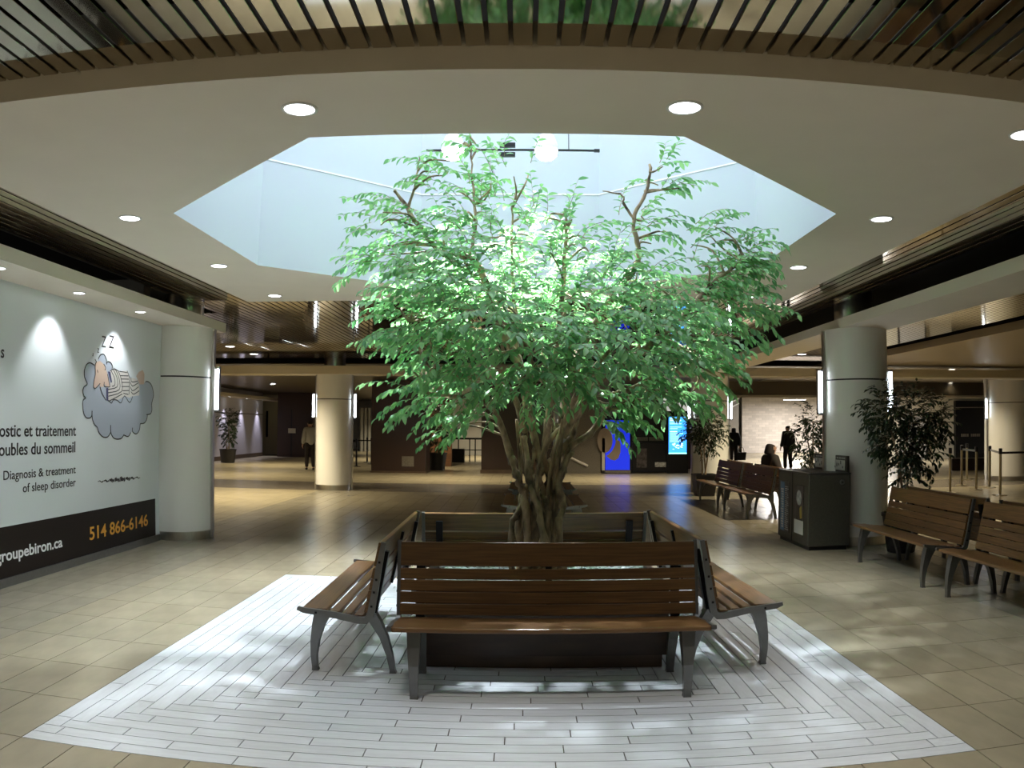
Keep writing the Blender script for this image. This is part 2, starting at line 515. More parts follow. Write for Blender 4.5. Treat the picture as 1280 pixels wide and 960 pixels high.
while x < 4.16:
    if PX0 - .03 < x < PX1 + .03:
        slat(x, -4, PY0 - .004); slat(x, PY1 + .004, 19.2)
    else:
        slat(x, -4, 19.2)
    x += .1
x = -4.5
while x > -9.6:
    slat(x, 11.25, 19.2); x -= .1
x = 5.08
while x < 7.42:
    slat(x, 2, 19.2); x += .1
# cross-laid slats over the right hall and the far hall, too fine to tell apart
ff = MB()
y = 3.0
while y < 35:
    ff.box(7.95, 26, y, y + .085, 3.12, 3.14); y += .1
ff.box(7.9, 7.95, 2, 35, 3.10, 3.24)
ff.build('slat_field', M['bronze2'], slatceil, kind='stuff')
fc = MB()
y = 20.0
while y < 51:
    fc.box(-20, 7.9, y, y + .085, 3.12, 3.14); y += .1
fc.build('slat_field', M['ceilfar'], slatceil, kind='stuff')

# ---- soffits and beams
def structure(name, mb, m):
    return mb.build(name, m, kind='structure')
structure('trim_1', MB().box(-4.88, -4.27, -6, 11.15, 2.9, 3.03), M['drywall'])                      # left soffit
structure('trim_2', MB().box(4.25, 5.0, 1.0, 19.22, 2.9, 3.03), M['drywall'])                         # right soffit between columns
structure('trim_3', MB().box(-16, 24, 19.23, 20.0, 2.82, 3.02), M['beam'])                            # cross beam
structure('trim_4', MB().box(5.4, 22, 26.9, 27.3, 2.58, 2.66), M['beam'])
structure('trim_5', MB().box(5.4, 22, 26.95, 27.3, 2.7, 3.12).box(5.4, 22, 27.0, 27.3, 2.6, 2.72), M['ceilfar'])
# ---- walls
structure('wall_left', MB().box(-5.05, -4.872, -6, 10.35, 0, 2.9), M['wallmural'])
structure('baseboard_left', MB().box(-4.872, -4.845, -6, 10.24, 0, .085), M['alu'])
structure('wall_near', MB().box(-5, 26, -6.2, -6, 0, 3.5), M['drywall'])
structure('wall_right', MB().box(26, 26.2, -6, 52, 0, 3.5), M['greywall'])
structure('wall_far', MB().box(-20, 26, 52, 52.2, 0, 3.5), M['greywall'])
structure('wall_side', MB().box(-20.2, -20, 10, 52, 0, 3.5).box(-20, -5.05, 10.0, 10.2, 0, 3.5), M['greywall'])

# ================================================================== LAMPS
def lamp(kind, name, loc, energy, col=(1, .93, .82), parent=None, size=.1, angle=100, blend=.6, rot=(0, 0, 0)):
    d = bpy.data.lights.new(name, kind)
    d.energy = energy; d.color = col
    if kind == 'SPOT':
        d.spot_size = math.radians(angle); d.spot_blend = blend; d.shadow_soft_size = size
    elif kind == 'AREA':
        d.size = size
    else:
        d.shadow_soft_size = size
    o = bpy.data.objects.new(name, d)
    o.location = loc; o.rotation_euler = rot
    return link(o, parent)

def downlight(x, y, z, label, group, energy, r=.075, angle=110, col=(1, .94, .85), size=.07, blend=.7, tilt=0.0):
    t = empty('ceiling_downlight', (x, y, z))
    tag(t, label, 'downlight', group)
    MB().lathe([(r * 1.18, 0), (r * 1.18, -.006), (r * 1.0, -.008), (r * .97, -.002)], n=28, cap=False).build('trim_ring', M['trim'], t, True)
    MB().lathe([(r * .98, -.001), (r * .9, -.006)], n=28).build('lens', M['lampwhite'], t)
    if energy > 0:
        lamp('SPOT', 'lamp_beam', (0, 0, -.03), energy, col, t, size, angle, blend, (0, tilt, 0))
    return t
XD = [-2.88, -1.06, .76, 2.60]; YD = [3.56, 5.40, 7.26, 9.07]
rowname = ['nearest', 'second', 'third', 'farthest']
for j, yy in enumerate(YD):
    for i, xx in enumerate(XD):
        if 0 < i < 3 and 0 < j < 3: continue
        where = {0: 'left', 3: 'right'}.get(i)
        if i == 0: lab = 'round downlight left of the octagon opening, %s of its row' % rowname[j]
        elif i == 3: lab = 'round downlight right of the octagon opening, %s of its row' % rowname[j]
        elif j == 0: lab = 'round downlight in front of the octagon opening, %s of two' % ('left' if i == 1 else 'right')
        else: lab = 'round downlight behind the octagon opening above the tree, %s of two' % ('left' if i == 1 else 'right')
        downlight(xx, yy, ZC, lab, 'downlights around the octagon opening', LIGHT['down'], .075, 66)
for yy, nm in ((4.65, 'nearest'), (6.06, 'second'), (7.47, 'third'), (8.9, 'farthest')):
    downlight(-4.52, yy, 2.9, 'small downlight over the sleep clinic mural, %s from the camera' % nm, 'downlights over the mural', LIGHT['mural'], .06, 80, (.93, .97, 1), .03, .6, .36)

for (xx, yy, nm) in ((-2.9, .9, 'left of the camera'), (.76, .9, 'above the camera'), (2.6, -1.6, 'behind the camera on the right'), (-1.06, -1.6, 'behind the camera on the left')):  # unseen lamps added to brighten the near floor and ceiling
    downlight(xx, yy, ZS - .005, 'round downlight in the slat ceiling ' + nm, 'added downlights of the near hall', LIGHT['near'], .10, 112, (1, .94, .84), .08)

# ================================================================== COLUMNS with tube sconces
def column(x, y, label, ztop, where, r=.45):
    t = empty('column', (x, y, 0))
    tag(t, label, 'column', 'round white columns')
    MB().lathe([(r - .015, 0), (r - .015, .125)], n=48).build('steel_base', M['steel'], t, True, angle=40)
    MB().lathe([(r, .125), (r, 2.205)], n=64).build('lower_cladding', M['column'], t, True, angle=40)
    MB().lathe([(r - .012, 2.205), (r - .012, 2.225)], n=48).build('joint', M['ink'], t, True, angle=40)
    MB().lathe([(r, 2.225), (r, ztop)], n=64).build('upper_cladding', M['column'], t, True, angle=40)
    MB().lathe([(r * .6, ztop), (r * .6, 3.48)], n=32).build('neck', M['steel'], t, True, angle=40)
    for s_ in (-1, 1):
        MB().box(s_ * (r - .01), s_ * (r + .03), -.035, .035, 0, ztop - .01).build('side_channel', M['steel'], t)
    for s_, sd in ((-1, 'left'), (1, 'right')):
        k = empty('tube_sconce', (x + s_ * (r + .03), y, 1.75))
        tag(k, 'glowing vertical tube sconce on the %s side of the %s' % (sd, where), 'wall lamp', 'tube sconces on the columns')
        MB().box(min(0, s_ * .02), max(0, s_ * .02), -.04, .04, 0, .62).build('backplate', M['steel'], k)
        MB().lathe([(.022, .03), (.022, .59)], s_ * .05, 0, 12).build('tube', M['tube'], k, True, angle=40)
        for z0, z1 in ((0, .03), (.59, .62)):
            MB().lathe([(.026, z0), (.026, z1)], s_ * .05, 0, 12).build('end_cap', M['steel'], k, True, angle=40)
        MB().box(*sorted((s_ * .078, s_ * .084)), -.03, .03, .0, .62).build('outer_shield', M['steel'], k)
    return t
column(-4.72, 10.68, 'round white column at the end of the mural wall', 2.9, 'column beside the mural')
column(4.58, 10.58, 'round white column behind the recycling station', 2.9, 'column behind the recycling station')
column(-4.63, 19.68, 'far round column on the left with steel base', 2.99, 'far left column')
column(4.64, 19.62, 'far round column behind the small potted ficus, right of the tree', 2.99, 'far column right of the tree')
column(14.2, 21.2, 'pale round column at the far right edge beyond the belt barriers', 3.1, 'column at the far right edge', .75)

# ================================================================== BENCHES
BL = 1.87
def make_bench():
    root = empty('slatted_bench')
    def sp(d):                                     # seat line, d from the front edge
        return .448 - .10 * d
    for d0, d1 in ((.0, .165), (.180, .245), (.260, .325), (.340, .400)):
        m = (d0 + d1) / 2
        mb = MB().rbox(-BL / 2 + .012, BL / 2 - .012, d0, d1, sp(m) - .028, sp(m), .007)
        mb.build('seat_slat', M['wood'], root)
    B0 = Vector((.415, .412)); B1 = Vector((.515, .868)); u = (B1 - B0).normalized(); nrm = Vector((-u.y, u.x))
    Lb = (B1 - B0).length
    for s0, s1 in ((.010, .080), (.0845, .1545), (.159, .229), (.2335, .301), (.316, Lb)):
        prof = []
        th = .03
        for a, b in ((s0 + .004, 0), (s0, .004), (s0, th - .004), (s0 + .004, th), (s1 - .004, th), (s1, th - .004), (s1, .004), (s1 - .004, 0)):
            p = B0 + u * a + nrm * (th / 2 - b) * 1.0
            prof.append((p.x, p.y))
        mb = MB().prism(prof, 'x', -BL / 2 + .012, BL / 2 - .012)
        mb.build('back_slat', M['wood'], root)
    path = [(-.022, .440), (.02, .428), (.20, .408), (.37, .378), (.418, .378), (.446, .405), (.475, .55), (.500, .70), (.535, .874)]
    wid = [.022, .034, .040, .044, .046, .046, .042, .038, .030]
    for s_ in (-1, 1):
        x0, x1 = sorted((s_ * (BL / 2 - .014), s_ * (BL / 2 + .012)))
        fr = MB().ribbon(path, wid, x0, x1).build('end_frame', M['alu'], root)
        bo = MB()
        for (d, z) in ((.10, .418), (.455, .47), (.472, .56), (.488, .64), (.508, .75)):
            bo.box(s_ * (BL / 2 + .012) - .004, s_ * (BL / 2 + .012) + .004, d - .007, d + .007, z - .007, z + .007)
        bo.build('bolt_heads', M['blackmetal'], fr, kind='stuff')
        xl = s_ * (BL / 2 - .135)
        def leg(pts):
            rings = []
            for d, z, wd, wx in pts:
                rings.append([(xl - wx / 2, d - wd / 2, z), (xl + wx / 2, d - wd / 2, z), (xl + wx / 2, d + wd / 2, z), (xl - wx / 2, d + wd / 2, z)])
            return MB().loft(rings)
        leg([(.055, .0, .045, .048), (.052, .02, .034, .045), (.048, .10, .040, .050), (.058, .20, .055, .060), (.085, .31, .080, .072), (.125, .405, .120, .080)]).build('leg', M['alu'], root, False)
        leg([(.565, .0, .045, .048), (.562, .02, .034, .045), (.545, .12, .042, .050), (.510, .24, .055, .060), (.455, .345, .075, .070), (.420, .40, .085, .075)]).build('leg', M['alu'], root, False)
        MB().ribbon([(.10, .395), (.25, .385), (.43, .372)], .045, xl - .025, xl + .025).build('seat_support', M['alu'], root)
        MB().ribbon([(.452, .40), (.495, .60), (.535, .80)], .028, xl - .028, xl + .028).build('back_strap', M['blackmetal'], root)
    MB().ribbon([(.442, .44), (.53, .82)], .02, -.02, .02).build('back_strap', M['blackmetal'], root)
    return root
bench0 = make_bench()
_used = [False]
def bench(x, y, rot, label, group):
    o = bench0 if not _used[0] else copy_tree(bench0)
    _used[0] = True
    o.location = (x, y, 0); o.rotation_euler = (0, 0, math.radians(rot))
    tag(o, label, 'bench', group)
    return o
G1 = 'benches around the tree planter'
bench(.185, 4.54, 1.2, 'wooden slatted bench facing the camera in front of the tree planter', G1)
bench(-1.39, 5.86, -89.3, 'wooden slatted bench on the left side of the tree planter, facing the mural', G1)
bench(1.66, 6.02, 91.6, 'wooden slatted bench on the right side of the tree planter, facing the recycling station', G1)
bench(.09, 7.29, 183, 'wooden slatted bench behind the tree planter, facing away', G1)
G2 = 'back-to-back benches behind the planter'
bench(-.27, 12.74, -90, 'left-facing bench of the nearer back-to-back pair behind the tree', G2)
bench(.95, 12.74, 90, 'right-facing bench of the nearer back-to-back pair behind the tree', G2)
bench(-.22, 15.75, -90, 'left-facing bench of the farther back-to-back pair behind the tree', G2)
bench(1.0, 15.75, 90, 'right-facing bench of the farther back-to-back pair behind the tree', G2)
G3 = 'back-to-back benches along the right columns'
bench(3.91, 8.18, -90.5, 'dark wooden bench beside the recycling station with a pot behind it', G3)
bench(5.14, 8.18, 89.5, 'bench backing onto the one beside the recycling station, facing right', G3)
bench(3.91, 6.08, -90, 'dark wooden bench cut by the right edge of the picture', G3)
bench(5.14, 6.08, 90, 'bench backing onto the one cut by the right picture edge', G3)
bench(3.85, 14.45, -90, 'dark bench with a seated person behind its backrest, left of the recycling station', G3)
bench(5.08, 14.45, 90, 'bench on which the seated person in a dark coat sits', G3)
bench(3.82, 16.47, -90, 'dark bench between the seated person and the small potted ficus', G3)
bench(5.05, 16.47, 90, 'far bench facing right beside the small potted ficus', G3)

# ================================================================== PLANTER, PEBBLES
pt = empty('tree_planter', (.15, 5.9, 0))
tag(pt, 'square dark brown planter box enclosed by the four benches', 'planter')
hx, hy = .82, .70
for (a, b, c, d) in ((-hx, hx, -hy, -hy + .04), (-hx, hx, hy - .04, hy), (-hx, -hx + .04, -hy + .04, hy - .04), (hx - .04, hx, -hy + .04, hy - .04)):
    MB().box(a, b, c, d, .09, .56).build('side_panel', M['planter'], pt)
MB().box(-hx + .03, hx - .03, -hy + .03, hy - .03, 0, .09).build('plinth', M['plinth'], pt)
MB().box(-hx + .04, hx - .04, -hy + .04, hy - .04, .4, .49).build('soil', M['soil'], pt)
pe = MB()
bm = bmesh.new(); bmesh.ops.create_icosphere(bm, subdivisions=1, radius=1); bm.verts.index_update()
iv = [v.co.copy() for v in bm.verts]; if_ = [[v.index for v in f.verts] for f in bm.faces]; bm.free()
for k in range(2600):
    px, py = rnd.uniform(-hx + .06, hx - .06), rnd.uniform(-hy + .06, hy - .06)
    r = rnd.uniform(.012, .03); a = rnd.uniform(0, PI)
    sx, sy, sz = r * rnd.uniform(.9, 1.5), r, r * rnd.uniform(.5, .8)
    z = .495 + rnd.uniform(0, .025)
    pe.add([(.15 + px + v.x * sx * math.cos(a) - v.y * sy * math.sin(a), 5.9 + py + v.x * sx * math.sin(a) + v.y * sy * math.cos(a), z + v.z * sz) for v in iv], if_)
po = pe.build('pebbles', M['pebble'], None, True, kind='stuff')
tag(po, 'white pebbles covering the soil of the tree planter', 'pebbles')

# ================================================================== THE TREE
BLOBS = [(-0.50,5.40,2.31,0.48),(-0.01,5.10,2.17,0.48),(0.56,5.20,2.13,0.44),(1.01,5.50,2.22,0.41),(1.36,5.90,2.57,0.38),(-0.30,5.60,2.65,0.47),(-0.73,5.90,2.86,0.35),(-0.90,5.90,2.33,0.25),(0.22,5.90,2.56,0.47),(0.73,5.70,2.53,0.39),(1.64,6.00,2.84,0.24),(1.72,6.20,2.53,0.23),(1.35,5.90,2.06,0.20),(0.85,5.80,1.88,0.29),(-0.75,5.90,1.87,0.22),(-0.35,5.60,1.89,0.30),(0.20,5.30,1.98,0.31),(-0.67,6.00,3.48,0.23),(-1.06,6.00,3.23,0.25),(-1.13,6.10,2.90,0.21),(-0.11,6.10,3.51,0.27),(-0.32,6.00,3.16,0.30),(0.04,6.20,3.15,0.28),(1.12,6.00,3.50,0.19),(0.91,6.10,3.10,0.24),(0.38,6.00,3.00,0.24),(1.42,6.10,3.05,0.21),(-0.41,6.20,3.81,0.09),(0.63,5.90,1.73,0.18),(-0.48,5.90,1.61,0.13),(1.19,6.00,1.80,0.15),(-0.35,6.70,2.62,0.60),(0.33,6.90,2.79,0.61),(0.99,6.70,2.56,0.60),(0.18,6.60,2.21,0.59),(-0.59,6.40,2.18,0.38),(1.29,6.50,2.20,0.39),(-0.09,6.60,2.94,0.39),(-0.84,6.30,2.49,0.28)]
DENS = [1.0] * 17 + [.45, .5, .6, .40, .5, .45, .45, .40, .45, .55, .5, .8, .8, .8] + [.38] * 8
LIMBS = [
 [(0.02, 5.9, 1.56), (-0.07, 5.75, 1.84), (-0.29, 5.6, 1.94), (-0.51, 5.55, 1.94), (-0.68, 5.6, 2.04), (-0.73, 5.7, 2.23), (-0.82, 5.8, 2.35)],
 [(0.09, 5.95, 1.56), (-0.01, 6.0, 2.03), (-0.19, 6.0, 2.39), (-0.29, 5.95, 2.71), (-0.39, 5.9, 2.84), (-0.58, 5.9, 2.87), (-0.71, 5.95, 3.0), (-0.88, 6.0, 3.25), (-0.99, 6.0, 3.4)],
 [(-0.39, 5.9, 2.84), (-0.36, 6.05, 3.17), (-0.4, 6.15, 3.59), (-0.41, 6.2, 3.88)],
 [(-0.88, 6.0, 3.25), (-0.82, 6.0, 3.48), (-0.8, 6.0, 3.68)],
 [(0.31, 5.9, 1.53), (0.5, 5.7, 1.87), (0.83, 5.6, 2.12), (1.07, 5.7, 2.3), (1.27, 5.8, 2.51), (1.45, 5.9, 2.68), (1.71, 6.0, 2.87), (1.97, 6.1, 2.95)],
 [(0.29, 6.0, 1.62), (0.41, 6.1, 2.1), (0.66, 6.1, 2.53), (0.84, 6.05, 2.77), (0.88, 6.0, 2.95), (0.85, 6.0, 3.17), (0.95, 6.0, 3.39), (0.99, 6.0, 3.62)],
 [(0.85, 6.0, 3.17), (0.78, 6.0, 3.29), (0.75, 6.0, 3.37), (0.61, 6.0, 3.39)],
 [(0.35, 5.95, 1.44), (0.53, 5.9, 1.58), (0.68, 5.85, 1.79), (0.97, 5.8, 1.96), (1.29, 5.9, 2.06)],
 [(0.2, 5.95, 1.44), (0.23, 6.05, 1.97), (0.29, 6.1, 2.4), (0.32, 6.05, 2.83), (0.33, 6.0, 3.07), (0.32, 6.0, 3.24)],
 [(0.16, 5.85, 1.44), (0.21, 5.55, 1.78), (0.09, 5.3, 1.98), (-0.01, 5.1, 2.17)],
 [(0.28, 5.85, 1.56), (0.42, 5.5, 1.89), (0.57, 5.3, 2.09), (0.71, 5.2, 2.21)],
 [(0.23, 6.1, 1.56), (0.18, 6.5, 2.13), (-0.08, 6.7, 2.55), (-0.36, 6.8, 2.7)],
 [(0.29, 6.1, 1.56), (0.44, 6.5, 2.2), (0.73, 6.8, 2.5), (1.08, 6.8, 2.64)],
 [(-0.07, 5.85, 1.32), (-0.15, 5.75, 1.63), (-0.29, 5.65, 1.78), (-0.52, 5.7, 1.81), (-0.7, 5.8, 1.84)],
 [(0.11, 6.0, 1.44), (-0.01, 6.2, 1.98), (-0.05, 6.3, 2.43), (-0.08, 6.3, 2.88), (-0.08, 6.2, 3.31)]]
LIMB_R = [.026, .034, .014, .012, .032, .030, .012, .028, .026, .024, .024, .024, .024, .026, .024]
STEMS = [
 [(-0.06, 5.85, 0.50), (-0.07, 5.82, 0.86), (-0.0, 5.85, 1.02), (0.06, 5.9, 1.21), (0.1, 5.95, 1.44)],
 [(0.05, 5.8, 0.50), (0.03, 5.8, 1.04), (-0.01, 5.8, 1.18), (-0.06, 5.82, 1.33), (-0.11, 5.82, 1.49), (-0.17, 5.75, 1.66)],
 [(0.12, 5.85, 0.50), (0.1, 5.82, 0.98), (0.1, 5.88, 1.15), (0.14, 5.95, 1.32), (0.09, 5.95, 1.56)],
 [(0.18, 5.82, 0.50), (0.19, 5.8, 0.98), (0.16, 5.85, 1.12), (0.12, 5.8, 1.27), (0.19, 5.85, 1.47), (0.28, 5.85, 1.59)],
 [(0.25, 5.85, 0.50), (0.24, 5.9, 0.97), (0.28, 5.92, 1.21), (0.33, 5.92, 1.38), (0.38, 5.95, 1.56), (0.43, 5.8, 1.76)],
 [(0.3, 5.9, 0.50), (0.23, 5.95, 0.85), (0.18, 6.0, 1.02), (0.25, 6.05, 1.2), (0.29, 6.0, 1.44), (0.25, 6.05, 1.62)],
 [(-0.01, 5.95, 0.50), (0.05, 6.0, 0.9), (0.14, 5.95, 1.08), (0.22, 5.85, 1.27), (0.24, 5.85, 1.44), (0.35, 5.9, 1.64)],
 [(0.22, 5.75, 0.5), (0.14, 5.75, 0.93), (0.08, 5.8, 1.13), (0.05, 5.85, 1.3), (0.02, 5.9, 1.53)],
 [(0.1, 6.05, 0.50), (0.12, 6.1, 0.95), (0.06, 6.1, 1.19), (-0.01, 6.05, 1.37), (0.05, 6.05, 1.61)],
 [(0.16, 5.95, 0.50), (0.23, 5.92, 0.97), (0.21, 5.88, 1.21), (0.16, 5.85, 1.38), (0.19, 5.88, 1.59)],
 [(0.05, 6.0, 0.50), (-0.02, 5.98, 0.9), (0.05, 5.9, 1.15), (0.14, 5.9, 1.26), (0.28, 5.92, 1.41), (0.37, 5.95, 1.53)],
 [(0.31, 5.8, 0.50), (0.27, 5.78, 0.87), (0.3, 5.82, 1.04), (0.26, 5.85, 1.21), (0.37, 5.9, 1.41)]]
tree = empty('ficus_tree', (.13, 5.9, .5))
tag(tree, 'large bright green ficus tree with twisted trunks rising from the central planter', 'tree')
def local(pts, base):
    return [Vector(p) - Vector(base) for p in pts]
TB0 = (.13, 5.9, .5)
def knobbly(path, r0, r1, seed, amp=.18):
    rr = random.Random(seed); n = len(path)
    return [(r0 + (r1 - r0) * i / (n - 1)) * (1 + rr.uniform(-amp, amp)) for i in range(n)]
for k, s_ in enumerate(STEMS):
    p = spline(local(s_, TB0), 7)
    p = [q + Vector((rnd.uniform(-.007, .007), rnd.uniform(-.007, .007), 0)) for q in p]
    MB().tube(p, knobbly(p, .030 if k % 3 else .024, .021 if k % 3 else .016, k, .26), 9).build('trunk_stem', M['bark'], tree, True)
for k, (l, r) in enumerate(zip(LIMBS, LIMB_R)):
    p = spline(local(l, TB0), 5)
    p = [q + Vector((rnd.uniform(-.008, .008), rnd.uniform(-.008, .008), rnd.uniform(-.005, .005))) for q in p]
    MB().tube(p, knobbly(p, r, r * .35, k + 50), 8).build('branch', M['bark'], tree, True)
for k in range(9):                                      # thinner stems winding between the main ones
    a = rnd.uniform(0, 2 * PI); b = a + rnd.uniform(.6, 1.8) * rnd.choice((-1, 1)); c = b + rnd.uniform(-.6, .6)
    p = spline([(.15 * math.cos(a) - .01, .11 * math.sin(a), 0), (.12 * math.cos((a + b) / 2), .11 * math.sin((a + b) / 2), .35), (.13 * math.cos(b), .12 * math.sin(b), .7), (.20 * math.cos(c) + .03, .18 * math.sin(c), 1.15)], 7)
    MB().tube(p, knobbly(p, rnd.uniform(.012, .018), .009, k + 90, .25), 7).build('trunk_stem', M['bark'], tree, True)
rt_ = MB()
for k in range(14):                                     # thin crossing roots at the foot
    a = rnd.uniform(0, 2 * PI); b = a + rnd.uniform(-1.2, 1.2)
    rt_.tube(spline([(.16 * math.cos(a), .14 * math.sin(a), .02), (.13 * math.cos((a + b) / 2), .12 * math.sin((a + b) / 2), .16), (.08 * math.cos(b), .08 * math.sin(b), .34)], 4), rnd.uniform(.006, .014), 5)
rt_.build('aerial_roots', M['bark'], tree, True)

def leaf_pts(L, W, fold=.35, curl=.25):
    """pointed oval leaf, base at origin, along +x, folded on its midrib"""
    out = []
    st = [(0, 0), (.22, .72), (.5, 1.0), (.78, .62), (1, 0)]
    mid = [(L * t, 0, -curl * L * t * t) for t, _ in st]
    l = [(L * t, W / 2 * w_, W / 2 * w_ * fold - curl * L * t * t) for t, w_ in st[1:4]]
    r = [(L * t, -W / 2 * w_, W / 2 * w_ * fold - curl * L * t * t) for t, w_ in st[1:4]]
    v = mid + l + r                                    # 0-4 mid, 5-7 left, 8-10 right
    f = [(0, 1, 5), (1, 2, 6, 5), (2, 3, 7, 6), (3, 4, 7), (0, 8, 1), (1, 8, 9, 2), (2, 9, 10, 3), (3, 10, 4)]
    return v, f
LV, LF = leaf_pts(1, .46)
LVa = np.array(LV)

def frame(d, up):
    d = d.normalized(); s_ = d.cross(up)
    if s_.length < 1e-4: s_ = d.orthogonal()
    s_.normalize(); u = s_.cross(d)
    return np.array([d, s_, u]).T

class Foliage:
    def __init__(s): s.T = []; s.tw = MB()
    def spray(s, p, d, L, n, leaf, rr, droop=.6, twig=.0035):
        """a twig from p along d, drooping, with alternate leaves"""
        pts = [p.copy()]; q = p.copy(); dd = d.normalized(); k = 6
        for i in range(k):
            dd = (dd + Vector((rr.uniform(-.18, .18), rr.uniform(-.18, .18), -droop / k + rr.uniform(-.08, .08)))).normalized()
            q = q + dd * (L / k); pts.append(q.copy())
        s.tw.tube(pts, [twig * (1 - .12 * i) for i in range(k + 1)], 3)
        for i in range(n):
            t = (i + .6) / n * k; a = min(int(t), k - 1); fr = t - a
            pos = pts[a].lerp(pts[a + 1], fr); td = (pts[a + 1] - pts[a]).normalized()
            side = td.cross(Vector((0, 0, 1)))
            side = side.normalized() if side.length > 1e-3 else Vector((1, 0, 0))
            sg = 1 if i % 2 else -1
            ld = (td * rr.uniform(.5, 1.0) + side * sg * rr.uniform(.5, 1.1) + Vector((0, 0, rr.uniform(-.55, .1))))
            up = Vector((rr.uniform(-.5, .5), rr.uniform(-.5, .5), 1.0))
            s.T.append((pos, frame(ld, up), leaf * rr.uniform(.75, 1.2)))
    def mesh(s, idx):
        mb = MB()
        V = []; F = []
        for i in idx:
            pos, R, L = s.T[i]
            P = (LVa * L) @ R.T + np.array(pos)
            n = len(V); V += [tuple(x) for x in P]; F += [tuple(j + n for j in f) for f in LF]
        mb.v = V; mb.f = F; mb.m = [0] * len(F)
        return mb

rr = random.Random(21)
fol = Foliage()
limb_pts = [q for l in LIMBS for q in spline(l, 3)]
BLOBS = [(bx + (.07 if bx < -.6 else 0), by, bz, br) for bx, by, bz, br in BLOBS]
for (bx, by, bz, br), dn in zip(BLOBS, DENS):
    n = int(58 * dn * (br / .4) ** 1.75) + 3
    for k in range(n):
        while True:
            v = Vector((rr.uniform(-1, 1), rr.uniform(-1, 1), rr.uniform(-1, 1)))
            if .15 < v.length < 1: break
        v = v * (.45 + .45 * v.length)
        p = Vector((bx, by, bz)) + v * br
        out = (p - Vector((.15, 5.95, 2.1))); out.z *= .4
        out = out.normalized() + v * .5 + Vector((rr.uniform(-.5, .5), rr.uniform(-.5, .5), rr.uniform(.0, .7)))
        fol.spray(p - Vector(TB0), out, rr.uniform(.20, .38) * (1 if br > .2 else .75), rr.randint(9, 13), .071, rr, .9)
# twigs that tie the foliage masses to the limbs
tie = MB()
for (bx, by, bz, br) in BLOBS:
    for k in range(4):
        e = Vector((bx, by, bz)) + Vector((rr.uniform(-.6, .6), rr.uniform(-.6, .6), rr.uniform(-.5, .6))) * br
        s0 = min(limb_pts, key=lambda q: (q - e).length + (.3 if q.z > e.z else 0))
        m_ = (s0 + e) / 2 + Vector((rr.uniform(-.06, .06), rr.uniform(-.06, .06), rr.uniform(-.02, .08)))
        p = [q - Vector(TB0) for q in spline([s0, m_, e], 4)]
        tie.tube(p, [.011 * (1 - .07 * i) for i in range(len(p))], 5)
tie.build('twigs', M['bark'], tree, True, kind='stuff')
fol.tw.build('fine_twigs', M['bark'], tree, False, kind='stuff')
order = sorted(range(len(fol.T)), key=lambda i: fol.T[i][0].y - .06 * fol.T[i][2])
near = set()
for i in order:                                         # the leaves nearest the camera are pieces of their own
    if len(near) >= 296: break
    near.add(i)
lm = bpy.data.meshes.new('leaf'); lm.from_pydata(LV, [], LF); lm.materials.append(M['leaf'])
lm.polygons.foreach_set('use_smooth', [True] * len(lm.polygons))
for i in near:
    pos, R, L = fol.T[i]
    o = bpy.data.objects.new('leaf', lm)
    mw = Matrix(((R[0][0] * L, R[0][1] * L, R[0][2] * L, pos.x), (R[1][0] * L, R[1][1] * L, R[1][2] * L, pos.y), (R[2][0] * L, R[2][1] * L, R[2][2] * L, pos.z), (0, 0, 0, 1)))
    link(o, tree); o.matrix_basis = mw
fol.mesh([i for i in range(len(fol.T)) if i not in near]).build('foliage', M['leaf'], tree, True, kind='stuff')

# ================================================================== TRACK WITH FLOODLIGHTS in the shaft
tk = empty('track_light', (-.09, 6.9, 4.04))
tag(tk, 'black track bar hanging across the skylight shaft with two glaring floodlights', 'track light')
MB().rbox(-.77, .77, -.012, .012, -.008, .008, .003).build('track_bar', M['blackmetal'], tk)
for z0, z1 in ((.028, .062), (-.062, -.028)):
    MB().rbox(-.115, .025, -.03, .03, z0, z1, .004).build('feed_box', M['blackmetal'], tk)
MB().box(.725, .775, -.015, .015, -.012, .012).build('end_cap', M['blackmetal'], tk)
for xx in (-.5, .5):
    MB().tube([(xx, 0, .008), (xx, 0, 1.20)], .004, 6).build('suspension_rod', M['blackmetal'], tk)
for xx in (-.53, .30):
    hd = MB().lathe([(.04, .15), (.07, .13), (.10, .06), (.105, 0)], xx, 0, 20).build('lamp_head', M['trim'], tk, True, angle=50)
    MB().lathe([(.10, .002), (.094, -.05), (.06, -.085), (.005, -.10)], xx, 0, 20).build('lens', M['spotlens'], hd, True)
    lamp('SPOT', 'lamp_beam', (xx, 0, -.14), LIGHT['spot'], (.86, .94, 1.0), tk, .045, 108, .6)

